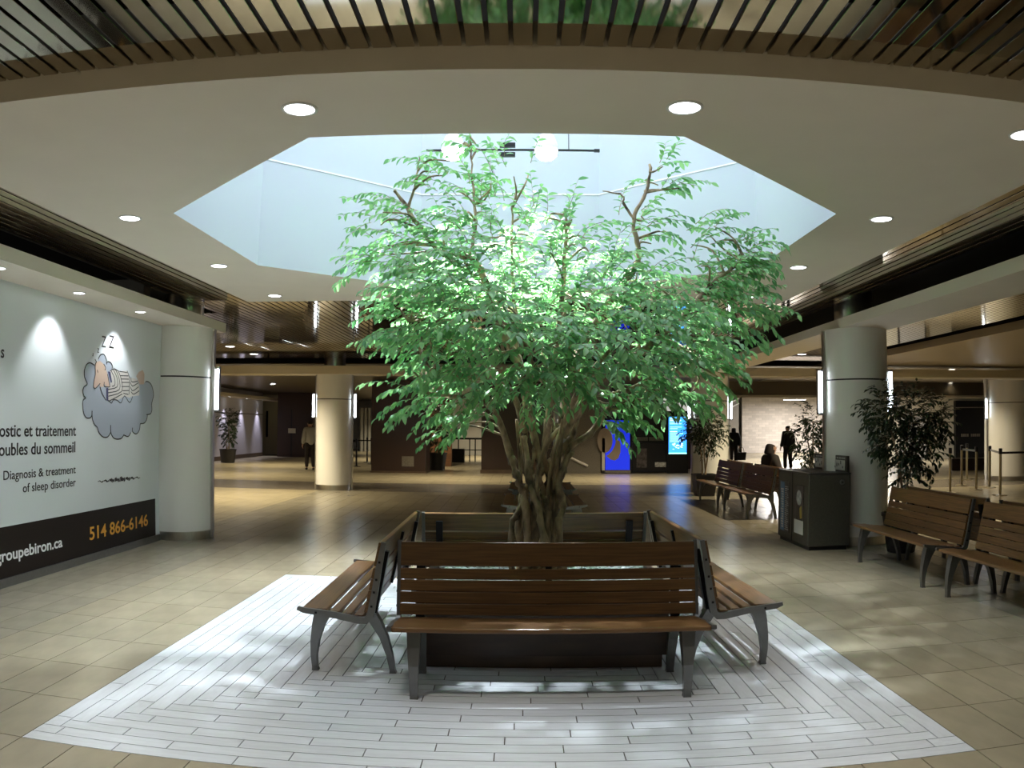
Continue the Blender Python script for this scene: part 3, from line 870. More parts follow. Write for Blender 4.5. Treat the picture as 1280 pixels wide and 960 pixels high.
# ================================================================== MURAL on the left wall
mu = empty('wall_mural', (-4.872, 8.0, 0))
tag(mu, 'sleep clinic advertisement printed on the left wall with cartoon sleeper and phone number', 'mural')
WX = .0
def wallpoly(pts, name, m, lift, parent=mu, th=.0012):
    q = MB().prism([(a - 8.0, b) for a, b in pts], 'x', lift, lift + th)
    return q.build(name, m, parent)
def strokes(ls, name, m, wdt, lift, parent=mu):
    q = MB()
    for l in ls:
        n = len(l)
        if n > 2:
            l = [(p.x, p.y) for p in spline([(a, b, 0) for a, b in l], 3)]
        q.ribbon([(a - 8.0, b) for a, b in l], wdt, lift, lift + .0012)
    return q.build(name, m, parent)
def text_mesh(body, size, align='LEFT', sx=1.0, extrude=.0008, weight=0.0):
    cu = bpy.data.curves.new('txt', 'FONT'); cu.body = body; cu.size = size; cu.align_x = align; cu.extrude = extrude; cu.offset = weight
    cu.resolution_u = 4
    to = bpy.data.objects.new('txt', cu); C.objects.link(to)
    bpy.context.view_layer.update()
    me = bpy.data.meshes.new_from_object(to.evaluated_get(bpy.context.evaluated_depsgraph_get()))
    bpy.data.objects.remove(to, do_unlink=True)
    for v in me.vertices: v.co.x *= sx
    return me
def wall_text(name, body, y, z, size, m, align='LEFT', sx=.8, parent=mu, weight=.0, lift=.004):
    me = text_mesh(body, size, align, sx, weight=weight)
    me.materials.clear(); me.materials.append(m)
    o = bpy.data.objects.new(name, me); link(o, parent)
    o.matrix_basis = Matrix(((0, 0, 1, lift), (1, 0, 0, y - 8.0), (0, 1, 0, z), (0, 0, 0, 1)))
    return o
MB().box(.0, .006, -9, 2.24, .07, 2.88).build('panel', M['wallmural'], mu)
L0 = .006
MB().box(L0, L0 + .002, -9, 2.13, .085, .575).build('bottom_band', M['band'], mu)
wall_text('heading_lettering', 'Diagnostic et traitement', 8.08, 1.43, .17, M['ink'], 'RIGHT', 1.11, weight=.0022, lift=.0075)
wall_text('heading_lettering', 'troubles du sommeil', 8.08, 1.25, .17, M['ink'], 'RIGHT', 1.11, weight=.0022, lift=.0075)
wall_text('subtitle_lettering', 'Diagnosis & treatment', 8.08, 1.02, .125, M['ink'], 'RIGHT', 1.2, weight=.0008, lift=.0075)
wall_text('subtitle_lettering', 'of sleep disorder', 8.08, .88, .125, M['ink'], 'RIGHT', 1.2, weight=.0008, lift=.0075)
wall_text('top_lettering', 's', 6.70, 2.17, .17, M['ink'], 'RIGHT', .92, weight=.002, lift=.0075)
wall_text('web_lettering', 'groupebiron.ca', 7.78, .25, .155, M['white'], 'RIGHT', 1.27, weight=.003, lift=.010)
wall_text('phone_lettering', '514 866-6146', 8.36, .245, .21, M['orange'], 'LEFT', 1.31, weight=.003, lift=.010)
for (yy, zz, sz) in ((8.40, 2.33, .07), (8.51, 2.38, .11), (8.60, 2.455, .19), (8.78, 2.46, .22)):
    wall_text('sleep_letter', 'Z' if sz > .12 else 'z', yy, zz, sz, M['ink'], 'LEFT', .9, weight=.0005, lift=.0075)
T_CLOUD=[(8.45, 2.23), (8.35, 2.25), (8.27, 2.22), (8.23, 2.15), (8.24, 2.08), (8.29, 2.03), (8.3, 2.0), (8.23, 1.97), (8.21, 1.92), (8.24, 1.87), (8.28, 1.85), (8.22, 1.82), (8.22, 1.75), (8.24, 1.68), (8.3, 1.63), (8.39, 1.63), (8.43, 1.66), (8.45, 1.6), (8.5, 1.55), (8.56, 1.52), (8.6, 1.46), (8.7, 1.41), (8.81, 1.41), (8.88, 1.46), (8.95, 1.4), (9.05, 1.38), (9.16, 1.39), (9.22, 1.43), (9.34, 1.41), (9.41, 1.46), (9.46, 1.47), (9.56, 1.44), (9.65, 1.49), (9.69, 1.57), (9.79, 1.58), (9.86, 1.63), (9.88, 1.69), (9.96, 1.7), (10.01, 1.75), (10.0, 1.83), (10.02, 1.88), (10.05, 1.96), (10.0, 2.06), (9.92, 2.11), (9.82, 2.12), (9.8, 2.1), (9.48, 2.13), (9.1, 2.21), (8.89, 2.21), (8.88, 2.26), (8.83, 2.29), (8.76, 2.29), (8.74, 2.27), (8.73, 2.32), (8.67, 2.37), (8.59, 2.36), (8.54, 2.31), (8.54, 2.28)]
T_FACE=[(8.47, 2.23), (8.5, 2.27), (8.58, 2.29), (8.66, 2.26), (8.72, 2.22), (8.77, 2.15), (8.84, 2.0), (8.75, 1.99), (8.71, 2.03), (8.68, 1.99), (8.6, 1.99), (8.59, 2.03), (8.5, 1.97), (8.45, 1.98), (8.45, 2.04), (8.48, 2.13)]
T_BODY=[(8.83, 2.19), (8.94, 2.22), (9.04, 2.2), (9.27, 2.22), (9.34, 2.14), (9.48, 2.14), (9.57, 2.12), (9.63, 2.04), (9.63, 1.93), (9.42, 1.91), (9.36, 1.89), (9.22, 1.91), (9.09, 1.86), (8.81, 1.83), (8.76, 1.84), (8.75, 1.98), (8.85, 2.0)]
T_COLLAR=[(8.78, 2.18), (8.84, 2.18), (8.89, 2.06), (8.86, 2.05)]
T_COLLAR2=[(8.75, 1.98), (8.8, 1.99), (8.81, 1.83), (8.76, 1.84)]
T_FOOT=[(9.53, 2.17), (9.6, 2.23), (9.71, 2.26), (9.76, 2.21), (9.76, 2.08), (9.63, 2.07)]
T_LINES=[[(8.45, 2.23), (8.35, 2.25), (8.27, 2.22), (8.23, 2.15), (8.24, 2.08), (8.29, 2.03), (8.3, 2.0), (8.23, 1.97), (8.21, 1.92), (8.24, 1.87), (8.28, 1.85), (8.22, 1.82), (8.22, 1.75), (8.24, 1.68), (8.3, 1.63), (8.39, 1.63), (8.43, 1.66)], [(8.43, 1.71), (8.43, 1.66), (8.45, 1.6), (8.5, 1.55), (8.56, 1.52), (8.6, 1.46), (8.7, 1.41), (8.81, 1.41), (8.88, 1.46)], [(8.88, 1.55), (8.89, 1.46), (8.95, 1.4), (9.05, 1.38), (9.16, 1.39), (9.22, 1.43)], [(9.22, 1.43), (9.34, 1.41), (9.41, 1.46)], [(9.46, 1.52), (9.46, 1.47), (9.56, 1.44), (9.65, 1.49), (9.67, 1.57)], [(9.67, 1.57), (9.79, 1.58), (9.86, 1.63), (9.88, 1.69)], [(9.85, 1.69), (9.96, 1.7), (10.01, 1.75), (10.0, 1.83), (10.02, 1.88), (10.05, 1.96), (10.0, 2.06), (9.92, 2.11), (9.82, 2.12), (9.8, 2.1)], [(8.88, 2.21), (8.88, 2.26), (8.83, 2.29), (8.76, 2.29), (8.74, 2.26)], [(8.74, 2.27), (8.73, 2.32), (8.67, 2.37), (8.59, 2.36), (8.54, 2.31)]]
T_FLINES=[[(8.5, 2.28), (8.47, 2.23), (8.48, 2.13), (8.45, 2.04), (8.45, 1.98), (8.5, 1.97), (8.6, 2.03)], [(8.52, 2.18), (8.54, 2.15)], [(8.67, 2.26), (8.72, 2.22), (8.7, 2.19)], [(8.7, 2.05), (8.7, 2.0), (8.84, 2.0)], [(8.77, 2.15), (8.84, 2.0)], [(8.6, 1.99), (8.65, 1.92), (8.75, 1.84)], [(8.48, 2.28), (8.46, 2.3)]]
T_STRIPES=[[(8.86, 2.19), (8.95, 2.11), (8.96, 2.03), (8.89, 2.01)], [(8.91, 2.21), (9.01, 2.12), (9.02, 2.01), (8.8, 1.97)], [(8.96, 2.22), (9.06, 2.12), (9.08, 1.98), (8.8, 1.93)], [(9.04, 2.2), (9.12, 2.11), (9.14, 1.96), (8.81, 1.89)], [(9.16, 1.93), (8.96, 1.87), (8.81, 1.83)], [(9.07, 2.2), (9.27, 2.2)], [(9.09, 2.15), (9.31, 2.16)], [(9.11, 2.11), (9.32, 2.12)], [(9.13, 2.07), (9.33, 2.08)], [(9.14, 2.02), (9.34, 2.03)], [(9.16, 1.97), (9.33, 1.98)], [(9.19, 1.94), (9.32, 1.93)], [(9.27, 2.22), (9.34, 2.14), (9.34, 2.03), (9.34, 1.93)], [(9.38, 2.14), (9.41, 2.09), (9.57, 2.11)], [(9.36, 2.09), (9.43, 2.04), (9.59, 2.09)], [(9.37, 2.03), (9.44, 1.98), (9.6, 2.04)], [(9.39, 1.97), (9.47, 1.94), (9.62, 1.99)], [(8.83, 2.19), (8.94, 2.22), (9.05, 2.2)], [(8.81, 1.84), (8.89, 1.81), (8.93, 1.85), (9.03, 1.85), (9.13, 1.82), (9.22, 1.91), (9.36, 1.83), (9.44, 1.91)]]
wallpoly(T_CLOUD, 'cloud', M['cloud'], L0)
wallpoly(T_BODY, 'pyjama', M['pyjama'], L0 + .0014)
wallpoly(T_FOOT, 'foot', M['skinprint'], L0 + .0014)
wallpoly(T_FACE, 'face', M['skinprint'], L0 + .0018)
wallpoly(T_COLLAR, 'collar', M['navy'], L0 + .0022)
wallpoly(T_COLLAR2, 'collar', M['navy'], L0 + .0022)
strokes(T_LINES, 'cloud_outline', M['ink'], .014, L0 + .002)
strokes(T_FLINES, 'face_outline', M['ink'], .011, L0 + .0032)
strokes(T_STRIPES, 'pyjama_stripes', M['ink'], .011, L0 + .0032)
shp = [(8.58 + 1.11 * i / 24, .895 + .012 * math.sin(i * 2.1) - .012 * i / 24) for i in range(25)]
sq_ = MB()
for i in range(24):
    t = i / 24; wdt = .012 + .045 * math.sin(PI * t) ** 2
    sq_.ribbon([(shp[i][0] - 8.0, shp[i][1]), (shp[i + 1][0] - 8.0 - .006 * (i % 3), shp[i + 1][1])], wdt * (.6 + .4 * ((i * 7) % 5) / 4), L0 + .001, L0 + .002)
sq_.build('cloud_shadow', M['ink'], mu)

# ================================================================== RECYCLING STATION
def recycler(x0, x1, y0, y1, h, label):
    t = empty('recycling_station', (x0, y0, 0))
    tag(t, label, 'recycling bin')
    dx, dy = x1 - x0, y1 - y0
    MB().rbox(0, dx, 0, dy, .05, h, .012).build('body', M['bin'], t)
    MB().box(.03, dx - .03, .03, dy - .03, 0, .05).build('toe_kick', M['blackmetal'], t)
    MB().rbox(-.005, dx + .005, -.005, dy + .005, h, h + .018, .006).build('lid', M['binlid'], t)
    MB().box(.10, dx - .18, .10, dy / 2 - .06, h + .018, h + .022).box(.10, dx - .18, dy / 2 + .06, dy - .10, h + .018, h + .022).build('openings', M['ink'], t)
    MB().box(.02, dx - .04, .01, .03, h + .018, h + .026).build('lid_edge', M['alu'], t)
    lk_ = MB().lathe([(.034, 0), (.034, .012), (.02, .014)], 0, 0, 20)
    lo = lk_.build('lock', M['alu'], t, True, angle=40); lo.location = (dx - .12, 0, h - .10); lo.rotation_euler = (PI / 2, 0, 0)
    dk = MB().lathe([(.012, .012), (.012, .016)], 0, 0, 12).build('keyhole', M['ink'], lo)
    # sign board above the back edge
    sg = MB().rbox(dx - .05, dx - .01, .02, dy - .04, h + .018, h + .235, .005).build('sign_board', M['binlid'], t)
    for a, b in ((.08, dy / 2 - .04), (dy / 2 + .02, dy - .09)):
        p = MB().box(dx - .055, dx - .05, a, b, h + .045, h + .175).build('pictogram_panel', M['greywall'], sg)
        ic = MB(); cnt = 7
        for k in range(cnt):
            yy = a + (b - a) * (k + .7) / (cnt + .5); zz = h + .07 + .05 * ((k * 3) % 4) / 3
            ic.box(dx - .0565, dx - .055, yy, yy + .028, zz, zz + .028 + .02 * (k % 2))
        ic.build('pictograms', M['photoprint'], p, kind='stuff')
    tx = MB()
    for k in range(14):
        a = .07 + k * (dy - .16) / 14
        tx.box(dx - .0512, dx - .05, a, a + (dy - .16) / 14 * .7, h + .192, h + .212)
    tx.build('sign_lettering', M['greyprint'], sg, kind='stuff')
    # two posters on the aisle side
    po = MB().box(-.006, 0, dy * .60, dy * .92, .14, h - .14).build('poster', M['photoprint'], t)
    MB().box(-.008, -.006, dy * .76, dy * .90, .15, h - .15).build('blue_strip', M['bluprint'], po)
    ln = MB()
    for k in range(22):
        z = .17 + k * (h - .36) / 22
        ln.box(-.008, -.006, dy * .63 + .012 * ((k * 5) % 4), dy * .745, z, z + .013)
    ln.build('lettering', M['greyprint'], po, kind='stuff')
    l2 = MB()
    for k in range(16):
        z = .19 + k * (h - .42) / 16
        l2.box(-.0095, -.008, dy * .79, dy * (.85 + .01 * (k % 4)), z, z + .022)
    l2.build('strip_lettering', M['greywall'], po, kind='stuff')
    p2 = MB().box(-.006, 0, dy * .14, dy * .42, .18, h - .16).build('poster', M['photoprint'], t)
    MB().box(-.008, -.006, dy * .14, dy * .42, .18, .36).build('white_notice', M['greywall'], p2)
    MB().lathe([(.001, -.004), (.10, 0), (.001, .004)], 0, 0, 18).build('globe_print', M['greyprint'], p2).matrix_basis = Matrix(((0, 0, 1, -.007), (1, 0, 0, dy * .28), (0, 1, 0, h - .32), (0, 0, 0, 1)))
    MB().prism([(dy * .18, .40), (dy * .24, .38), (dy * .26, .52), (dy * .20, .56)], 'x', -.008, -.006).build('yellow_print', mat('yellow print', (.35, .26, .05), .5), p2)
    MB().box(-.006, 0, dy * .50, dy * .515, .05, h).build('door_gap', M['ink'], t)
    return t
recycler(3.66, 4.24, 9.95, 11.2, .975, 'grey brown recycling station with posters and pictogram sign before the white column')

# ================================================================== POTTED FICUS
def potted(x, y, label, crown, pot, group='potted ficus plants', n=150, leaf=.075, stems=3, square=False, seed=1, density=1.0):
    """crown: list of (dx, dy, z, r); pot: (r_bottom, r_top, height)"""
    r2 = random.Random(seed)
    t = empty('potted_ficus', (x, y, 0)); tag(t, label, 'potted plant', group)
    rb, rtp, hh = pot
    nseg, a0 = (4, PI / 4) if square else (28, 0)
    k_ = S2 if square else 1
    MB().lathe([(rb * k_ * .9, 0), (rb * k_, .01), (rtp * k_, hh - .04), (rtp * k_ * 1.05, hh - .04), (rtp * k_ * 1.05, hh), (rtp * k_ * .95, hh), (rtp * k_ * .93, hh - .05)], 0, 0, nseg, a0=a0).build('pot', M['pot'], t, not square, angle=40)
    MB().lathe([(rtp * k_ * .93, hh - .06), (rtp * k_ * .6, hh - .035)], 0, 0, nseg, a0=a0).build('soil', M['soil'], t)
    f = Foliage()
    for s_ in range(stems):
        a = s_ * 2 * PI / stems + .4
        c = crown[s_ % len(crown)]
        p = spline([(.05 * math.cos(a), .05 * math.sin(a), hh - .06), (.07 * math.cos(a + 1), .07 * math.sin(a + 1), hh + (c[2] - hh) * .35), (c[0] * .5, c[1] * .5, hh + (c[2] - hh) * .7), (c[0], c[1], c[2])], 4)
        MB().tube(p, [.020 - .012 * i / len(p) for i in range(len(p))], 6).build('stem', M['bark'], t, True)
    for (dx, dy, z, r) in crown:
        for k in range(int(n * density * (r / .35) ** 2)):
            while True:
                v = Vector((r2.uniform(-1, 1), r2.uniform(-1, 1), r2.uniform(-1, 1)))
                if v.length < 1: break
            p = Vector((dx, dy, z)) + v * r * .85
            f.spray(p, v + Vector((0, 0, .4)), r2.uniform(.12, .24), r2.randint(6, 9), leaf, r2, 1.0)
    f.tw.build('twigs', M['bark'], t, kind='stuff')
    f.mesh(range(len(f.T))).build('foliage', M['leafshaded'], t, True, kind='stuff')
    return t
potted(4.80, 9.58, 'dark leafy potted ficus between the bench and the white column on the right',
       [(-.28, -.1, 1.75, .27), (.12, 0, 1.78, .34), (.45, .05, 1.62, .27), (.0, .05, 1.40, .32), (.25, -.05, 1.30, .26), (.06, 0, 1.02, .22)], (.18, .25, .50), n=125, seed=3)
potted(4.50, 12.05, 'potted ficus half hidden behind the recycling station',
       [(.0, 0, 1.68, .26), (-.10, .0, 1.42, .24), (.12, 0, 1.25, .24), (0, 0, 1.0, .2)], (.18, .25, .48), n=80, seed=4)
potted(4.22, 18.4, 'small potted ficus with bare stem in front of the far column',
       [(.0, 0, 1.62, .38), (-.26, 0, 1.45, .26), (.26, 0, 1.45, .26), (.0, 0, 1.22, .26)], (.20, .25, .50), n=110, square=True, seed=5)
potted(-11.75, 31.2, 'potted ficus before the spotlit pale wall far left',
       [(.0, 0, 1.75, .42), (.1, 0, 1.35, .38), (.0, 0, 1.0, .32)], (.28, .34, .55), n=40, leaf=.11, seed=6)
potted(-3.02, 28.95, 'dark potted ficus in front of the brick recess behind the tree',
       [(-.05, 0, 1.9, .45), (.1, 0, 1.5, .48), (.0, 0, 1.05, .42)], (.27, .35, .62), n=45, leaf=.11, seed=8)
tg = MB(); r4 = random.Random(5)
fp = bpy.data.objects['potted_ficus']
for k in range(260):
    a = r4.uniform(0, 2 * PI); r = r4.uniform(.1, .24); hgt = r4.uniform(.08, .2)
    b = Vector((r * math.cos(a), r * math.sin(a), .44)); e = b + Vector((r4.uniform(-.06, .06), r4.uniform(-.06, .06), hgt))
    s_ = Vector((.004, .004, 0)); tg.add([b - s_, b + s_, e], [(0, 1, 2)])
tg.build('grass_underplanting', M['grass'], fp, kind='stuff')

# ================================================================== PEOPLE
def skin_obj(name, pts, edges, radii, m, parent, root=0, sub=2):
    me = bpy.data.meshes.new(name); me.from_pydata([tuple(p) for p in pts], edges, []); me.materials.append(m)
    o = link(bpy.data.objects.new(name, me), parent)
    sk_ = o.modifiers.new('skin', 'SKIN'); sk_.use_smooth_shade = True
    for i, r in enumerate(radii):
        rr_ = r if isinstance(r, tuple) else (r, r)
        me.skin_vertices[0].data[i].radius = rr_
    me.skin_vertices[0].data[root].use_root = True
    sb = o.modifiers.new('sub', 'SUBSURF'); sb.levels = sub; sb.render_levels = sub
    return o
def person(loc, rz, label, H=1.68, stride=.14, pose='walk', coat=None, trousers=None, hood=False, arm=.06, lean=0):
    """figure facing local -y; coordinates for a height of 1.68 m"""
    t = empty('person', loc, rz); tag(t, label, 'person', 'people in the hall')
    k = H / 1.68
    coat = coat or M['cloth']; trousers = trousers or M['cloth2']
    sit = pose == 'sit'
    zp = .50 if sit else .90                                   # pelvis height
    up = zp - .90
    J = {}
    J['pel'] = Vector((0, 0, zp)); J['wai'] = Vector((0, -.01 - lean * .3, 1.06 + up)); J['che'] = Vector((0, -lean, 1.27 + up)); J['nec'] = Vector((0, -lean - .01, 1.44 + up))
    J['hd0'] = Vector((0, -lean - .025, 1.50 + up)); J['hd1'] = Vector((0, -lean - .035, 1.58 + up)); J['hd2'] = Vector((0, -lean - .025, 1.655 + up))
    for s_, n in ((-1, 'L'), (1, 'R')):
        J['sh' + n] = Vector((s_ * .175, -lean + .0, 1.385 + up)); J['el' + n] = Vector((s_ * .235, -lean * .7 + (.02 if not sit else -.05) + s_ * arm * .3, 1.12 + up))
        J['wr' + n] = Vector((s_ * .235, -lean * .5 - .05 - s_ * arm, .89 + up)) if not sit else Vector((s_ * .10, -.30, .66))
        if sit:
            J['hi' + n] = Vector((s_ * .09, 0, zp)); J['kn' + n] = Vector((s_ * .12, -.43, .50)); J['an' + n] = Vector((s_ * .12, -.42, .08)); J['to' + n] = Vector((s_ * .13, -.56, .035))
        else:
            st = s_ * stride
            J['hi' + n] = Vector((s_ * .085, 0, .86)); J['kn' + n] = Vector((s_ * .095, -.03 - st * .5, .48)); J['an' + n] = Vector((s_ * .095, .02 - st, .085)); J['to' + n] = Vector((s_ * .10, -.12 - st, .03))
    for q in J: J[q] = J[q] * k
    # body: one continuous surface
    names = ['pel', 'wai', 'che', 'nec', 'hd0', 'hd1', 'hd2']; R = [(.14, .11), (.125, .10), (.15, .105), .055, .075, (.085, .10), .065]
    pts = [J[n] for n in names]; E = [(i, i + 1) for i in range(6)]
    def chain(frm, ns, rs):
        prev = frm
        for n_, r_ in zip(ns, rs):
            pts.append(J[n_] if isinstance(n_, str) else n_); R.append(r_); E.append((prev, len(pts) - 1)); prev = len(pts) - 1
        return prev
    for n in 'LR':
        w_ = chain(2, ['sh' + n, 'el' + n, 'wr' + n], [.062, .045, .030])
        d = (J['wr' + n] - J['el' + n]).normalized(); s_ = -1 if n == 'L' else 1
        palm = J['wr' + n] + d * .075 * k
        pw = chain(w_, [palm], [(.035, .018)])
        for q, (off, ln) in enumerate(((-.028, .055), (-.010, .072), (.010, .078), (.028, .068))):
            f0 = palm + Vector((0, off * k, 0)) + d * .03 * k; f1 = f0 + (d * ln * .6 + Vector((-s_ * .012, 0, 0))) * k; f2 = f1 + (d * ln * .45 + Vector((-s_ * .022, 0, 0))) * k
            chain(pw, [f0, f1, f2], [.010, .009, .007])
        th0 = J['wr' + n] + (d * .035 + Vector((0, -.035, 0))) * k; th1 = th0 + (d * .045 + Vector((-s_ * .01, -.02, 0))) * k
        chain(w_, [th0, th1], [.011, .008])
        chain(0, ['hi' + n, 'kn' + n, 'an' + n, 'to' + n], [.088, .056, .042, .038])
    R = [tuple(a * k for a in r) if isinstance(r, tuple) else r * k for r in R]
    skin_obj('body', pts, E, R, M['skin'], t)
    # face details
    hc = J['hd1']
    MB().add([hc + Vector(v) * k for v in ((-.012, -.092, -.02), (.012, -.092, -.02), (0, -.118, -.022), (0, -.090, .025))], [(0, 1, 2), (0, 2, 3), (2, 1, 3), (0, 3, 1)]).build('nose', M['skin'], t)
    for s_ in (-1, 1):
        MB().box(hc.x + s_ * .03 * k - .012, hc.x + s_ * .03 * k + .012, hc.y - .094 * k, hc.y - .08 * k, hc.z + .015 * k, hc.z + .026 * k).build('eye', M['hair'], t)
        MB().rbox(hc.x + s_ * .086 * k - .008, hc.x + s_ * .086 * k + .008, hc.y - .01, hc.y + .02, hc.z - .03 * k, hc.z + .03 * k, .005).build('ear', M['skin'], t)
    MB().box(hc.x - .022 * k, hc.x + .022 * k, hc.y - .088 * k, hc.y - .075 * k, hc.z - .05 * k, hc.z - .043 * k).build('mouth', M['hair'], t)
    # clothes
    cpts = [J['pel'] + Vector((0, 0, -.10 * k if not sit else .02)), J['pel'] + Vector((0, 0, .05 * k)), J['wai'], J['che'], J['nec'] + Vector((0, 0, -.015 * k))]
    cE = [(0, 1), (1, 2), (2, 3), (3, 4)]; cR = [(.20, .165), (.19, .16), (.185, .155), (.205, .165), .095]
    for n in 'LR':
        b = len(cpts); cpts += [J['sh' + n], J['el' + n], J['wr' + n]]; cE += [(3, b), (b, b + 1), (b + 1, b + 2)]; cR += [.105, .078, .062]
    cR = [tuple(a * k for a in r) if isinstance(r, tuple) else r * k for r in cR]
    skin_obj('coat', cpts, cE, cR, coat, t)
    tpts = [J['pel']]; tE = []; tR = [(.145 * k, .12 * k)]
    for n in 'LR':
        b = len(tpts); tpts += [J['hi' + n], J['kn' + n], J['an' + n]]; tE += [(0, b), (b, b + 1), (b + 1, b + 2)]; tR += [.11 * k, .08 * k, .068 * k]
    skin_obj('trousers', tpts, tE, tR, trousers, t)
    for n in 'LR':
        a_, b_ = J['an' + n], J['to' + n]
        skin_obj('shoe', [Vector((a_.x, a_.y + .05 * k, .045)), Vector((a_.x, a_.y - .03, .05)), Vector((b_.x, b_.y, .038))], [(0, 1), (1, 2)], [.042 * k, .046 * k, .036 * k], M['cloth'], t)
    hp = [J['hd1'] + Vector((0, .035 * k, -.02 * k)), J['hd1'] + Vector((0, .03 * k, .045 * k)), J['hd2'] + Vector((0, .005, .005 * k))]
    hr = [.085 * k, .095 * k, .075 * k]
    if hood:
        hp = [J['nec'] + Vector((0, .05 * k, .0)), J['hd0'] + Vector((0, .05 * k, 0)), J['hd1'] + Vector((0, .035 * k, .02 * k)), J['hd2'] + Vector((0, .01, .01))]
        hr = [.11 * k, .105 * k, .108 * k, .085 * k]
    skin_obj('hood' if hood else 'hair', hp, [(i, i + 1) for i in range(len(hp) - 1)], hr, coat if hood else M['hair'], t)
    return t
person((9.5, 28.0, 0), PI + .2, 'dark silhouette of a person in a coat standing before the pale brick wall', 1.62, .05)
pw_ = person((8.15, 30.5, 0), PI - .3, 'dark silhouette of a long-haired person carrying a bag near the stair rails', 1.55, .16, hood=True)
bg = empty('hand_bag', (8.42, 30.42, .30)); tag(bg, 'dark bag with handles carried by the long-haired person', 'bag')
MB().prism([(-.16, 0), (.16, 0), (.20, .30), (-.20, .30)], 'y', -.07, .07).build('bag_body', M['cloth'], bg)
MB().tube(spline([(-.12, 0, .29), (-.08, 0, .46), (.08, 0, .46), (.12, 0, .29)], 4), .010, 5).build('handle', M['cloth'], bg, True)
person((4.72, 14.95, 0), PI / 2 + .2, 'person in a dark hooded coat seated on the bench facing away', 1.68, pose='sit', hood=True, coat=M['cloth2'])
person((-7.35, 27.6, 0), PI + .5, 'person in a pale jacket half hidden behind the far left column', 1.70, .1, coat=M['clothgrey'])

# ================================================================== FAR HALL
def thing(name, loc, label, cat, group=None, rz=0):
    return tag(empty(name, loc, rz), label, cat, group)
def brick_wall(name, x0, x1, y, z0, z1, bw, bh, m, mortar, label=None, cat=None):
    mb = MB().box(x0, x1, y, y + .2, z0, z1)
    wl = mb.build(name, mortar, kind='structure')
    q = MB(); r_ = 0; z = z0
    while z + bh <= z1 + 1e-6:
        x = x0 - (bw / 2 if r_ % 2 else 0)
        while x < x1 - .01:
            q.box(max(x, x0) + .006, min(x + bw, x1) - .006, y - .012, y, z + .006, z + bh - .006); x += bw
        z += bh; r_ += 1
    q.build('bricks', m, wl, kind='stuff')
    return wl
M['mortar'] = mat('pale mortar', (.50, .47, .43), .9)
M['mortard'] = mat('dark mortar', (.12, .08, .05), .9)
brick_wall('wall_pale_brick', 13.2, 22, 47.5, 0, 3.4, .42, .14, M['whitebrick'], M['mortar'])
brick_wall('wall_brown_brick', -3.95, -2.72, 31.5, 0, 3.0, .30, .10, M['brick'], M['mortard'])
MB().box(-4.2, -1.0, 44, 44.2, 0, 3.2).build('wall_recess', M['greywall'], kind='structure')

b = thing('granite_pier', (-4.1, 27.4, 0), 'dark brown granite pier with a small vent, left of the tree', 'pier')
MB().box(-.92, .92, -.6, .6, .06, 3.10).build('cladding', M['darkgranite'], b)
MB().box(-.95, .95, -.63, .63, 0, .06).build('base', M['plinth'], b)
MB().box(.12, .52, -.612, -.60, .22, .56).build('vent_panel', M['escalator'], b)
b = thing('granite_pier', (-.15, 27.8, 0), 'dark brown granite pier directly behind the tree trunk', 'pier')
MB().box(-1.20, 1.20, -.6, .6, .12, 3.10).build('cladding', M['darkgranite'], b)
MB().box(-1.23, 1.23, -.63, .63, 0, .12).build('base', M['plinth'], b)
b = thing('escalator', (1.55, 27.6, 0), 'grey escalator side with pale diagonal handrail, right of the tree trunk', 'escalator')
MB().prism([(-.0, 0), (1.15, 0), (1.15, 2.6), (-.0, 2.6)], 'y', -.2, .3).build('side_cladding', M['escalator'], b)
MB().tube([(.02, -.24, .57), (.70, -.24, .25)], .045, 8).build('handrail', M['handrail'], b)
MB().tube([(.02, -.24, 2.1), (.35, -.24, 1.9)], .045, 8).build('handrail', M['handrail'], b)
b = thing('photo_kiosk', (3.22, 27.4, 0), 'kiosk with glowing blue panel and grey crescent print behind the tree', 'kiosk')
MB().box(-.52, .52, -.1, .7, 0, 1.95).build('cabinet', M['blackmetal'], b)
MB().box(-.38, .45, -.115, -.10, .12, 1.80).build('blue_panel', M['blue'], b)
MB().box(-.50, -.40, -.13, -.10, .02, 1.2).build('steel_edge', M['handrail'], b)
MB().box(-.50, .48, -.13, -.10, .02, .11).build('kick_plate', M['escalator'], b)
cr = [(-.36 + .5 * 0, .62)]
arc = []
for k in range(17):
    a = -2.6 + 2.75 * k / 16; arc.append((-.12 + .25 * math.cos(a), .92 + .44 * math.sin(a)))
inn = []
for k in range(13):
    a = .35 - 1.75 * k / 12; inn.append((-.34 + .36 * math.cos(a), 1.02 + .42 * math.sin(a)))
MB().prism([(-.36, .60), (-.2, .47), (-.06, .44), (.06, .52), (.13, .72), (.13, .98), (.10, 1.10), (-.02, 1.15), (-.06, .95), (-.16, .76), (-.28, .64)], 'y', -.125, -.115).build('crescent_print', M['discgrey'], b)
MB().prism([(-.40 + .26 * math.cos(2 * PI * k / 24), 1.12 + .42 * math.sin(2 * PI * k / 24)) for k in range(24)], 'y', -.13, -.118).build('disc_print', M['discgrey'], b)
b = thing('recycling_station', (4.35, 27.45, 0), 'black recycling station between the blue kiosk and the blue screen', 'recycling bin')
MB().rbox(-.60, .56, -.2, .4, .03, 1.05, .015).build('body', M['blackmetal'], b)
MB().box(-.58, .55, .1, .14, 1.05, 1.27).build('sign_board', M['ink'], b)
for a0_, a1_ in ((-.56, -.02), (.02, .53)):
    MB().box(a0_, a1_, .09, .10, 1.10, 1.23).build('label_plate', M['escalator'], b)
MB().box(.18, .56, -.21, -.20, .22, .38).build('white_notice', M['greyprint'], b)
MB().box(-.45, -.1, -.21, -.20, .2, .85).build('poster', M['photoprint'], b)
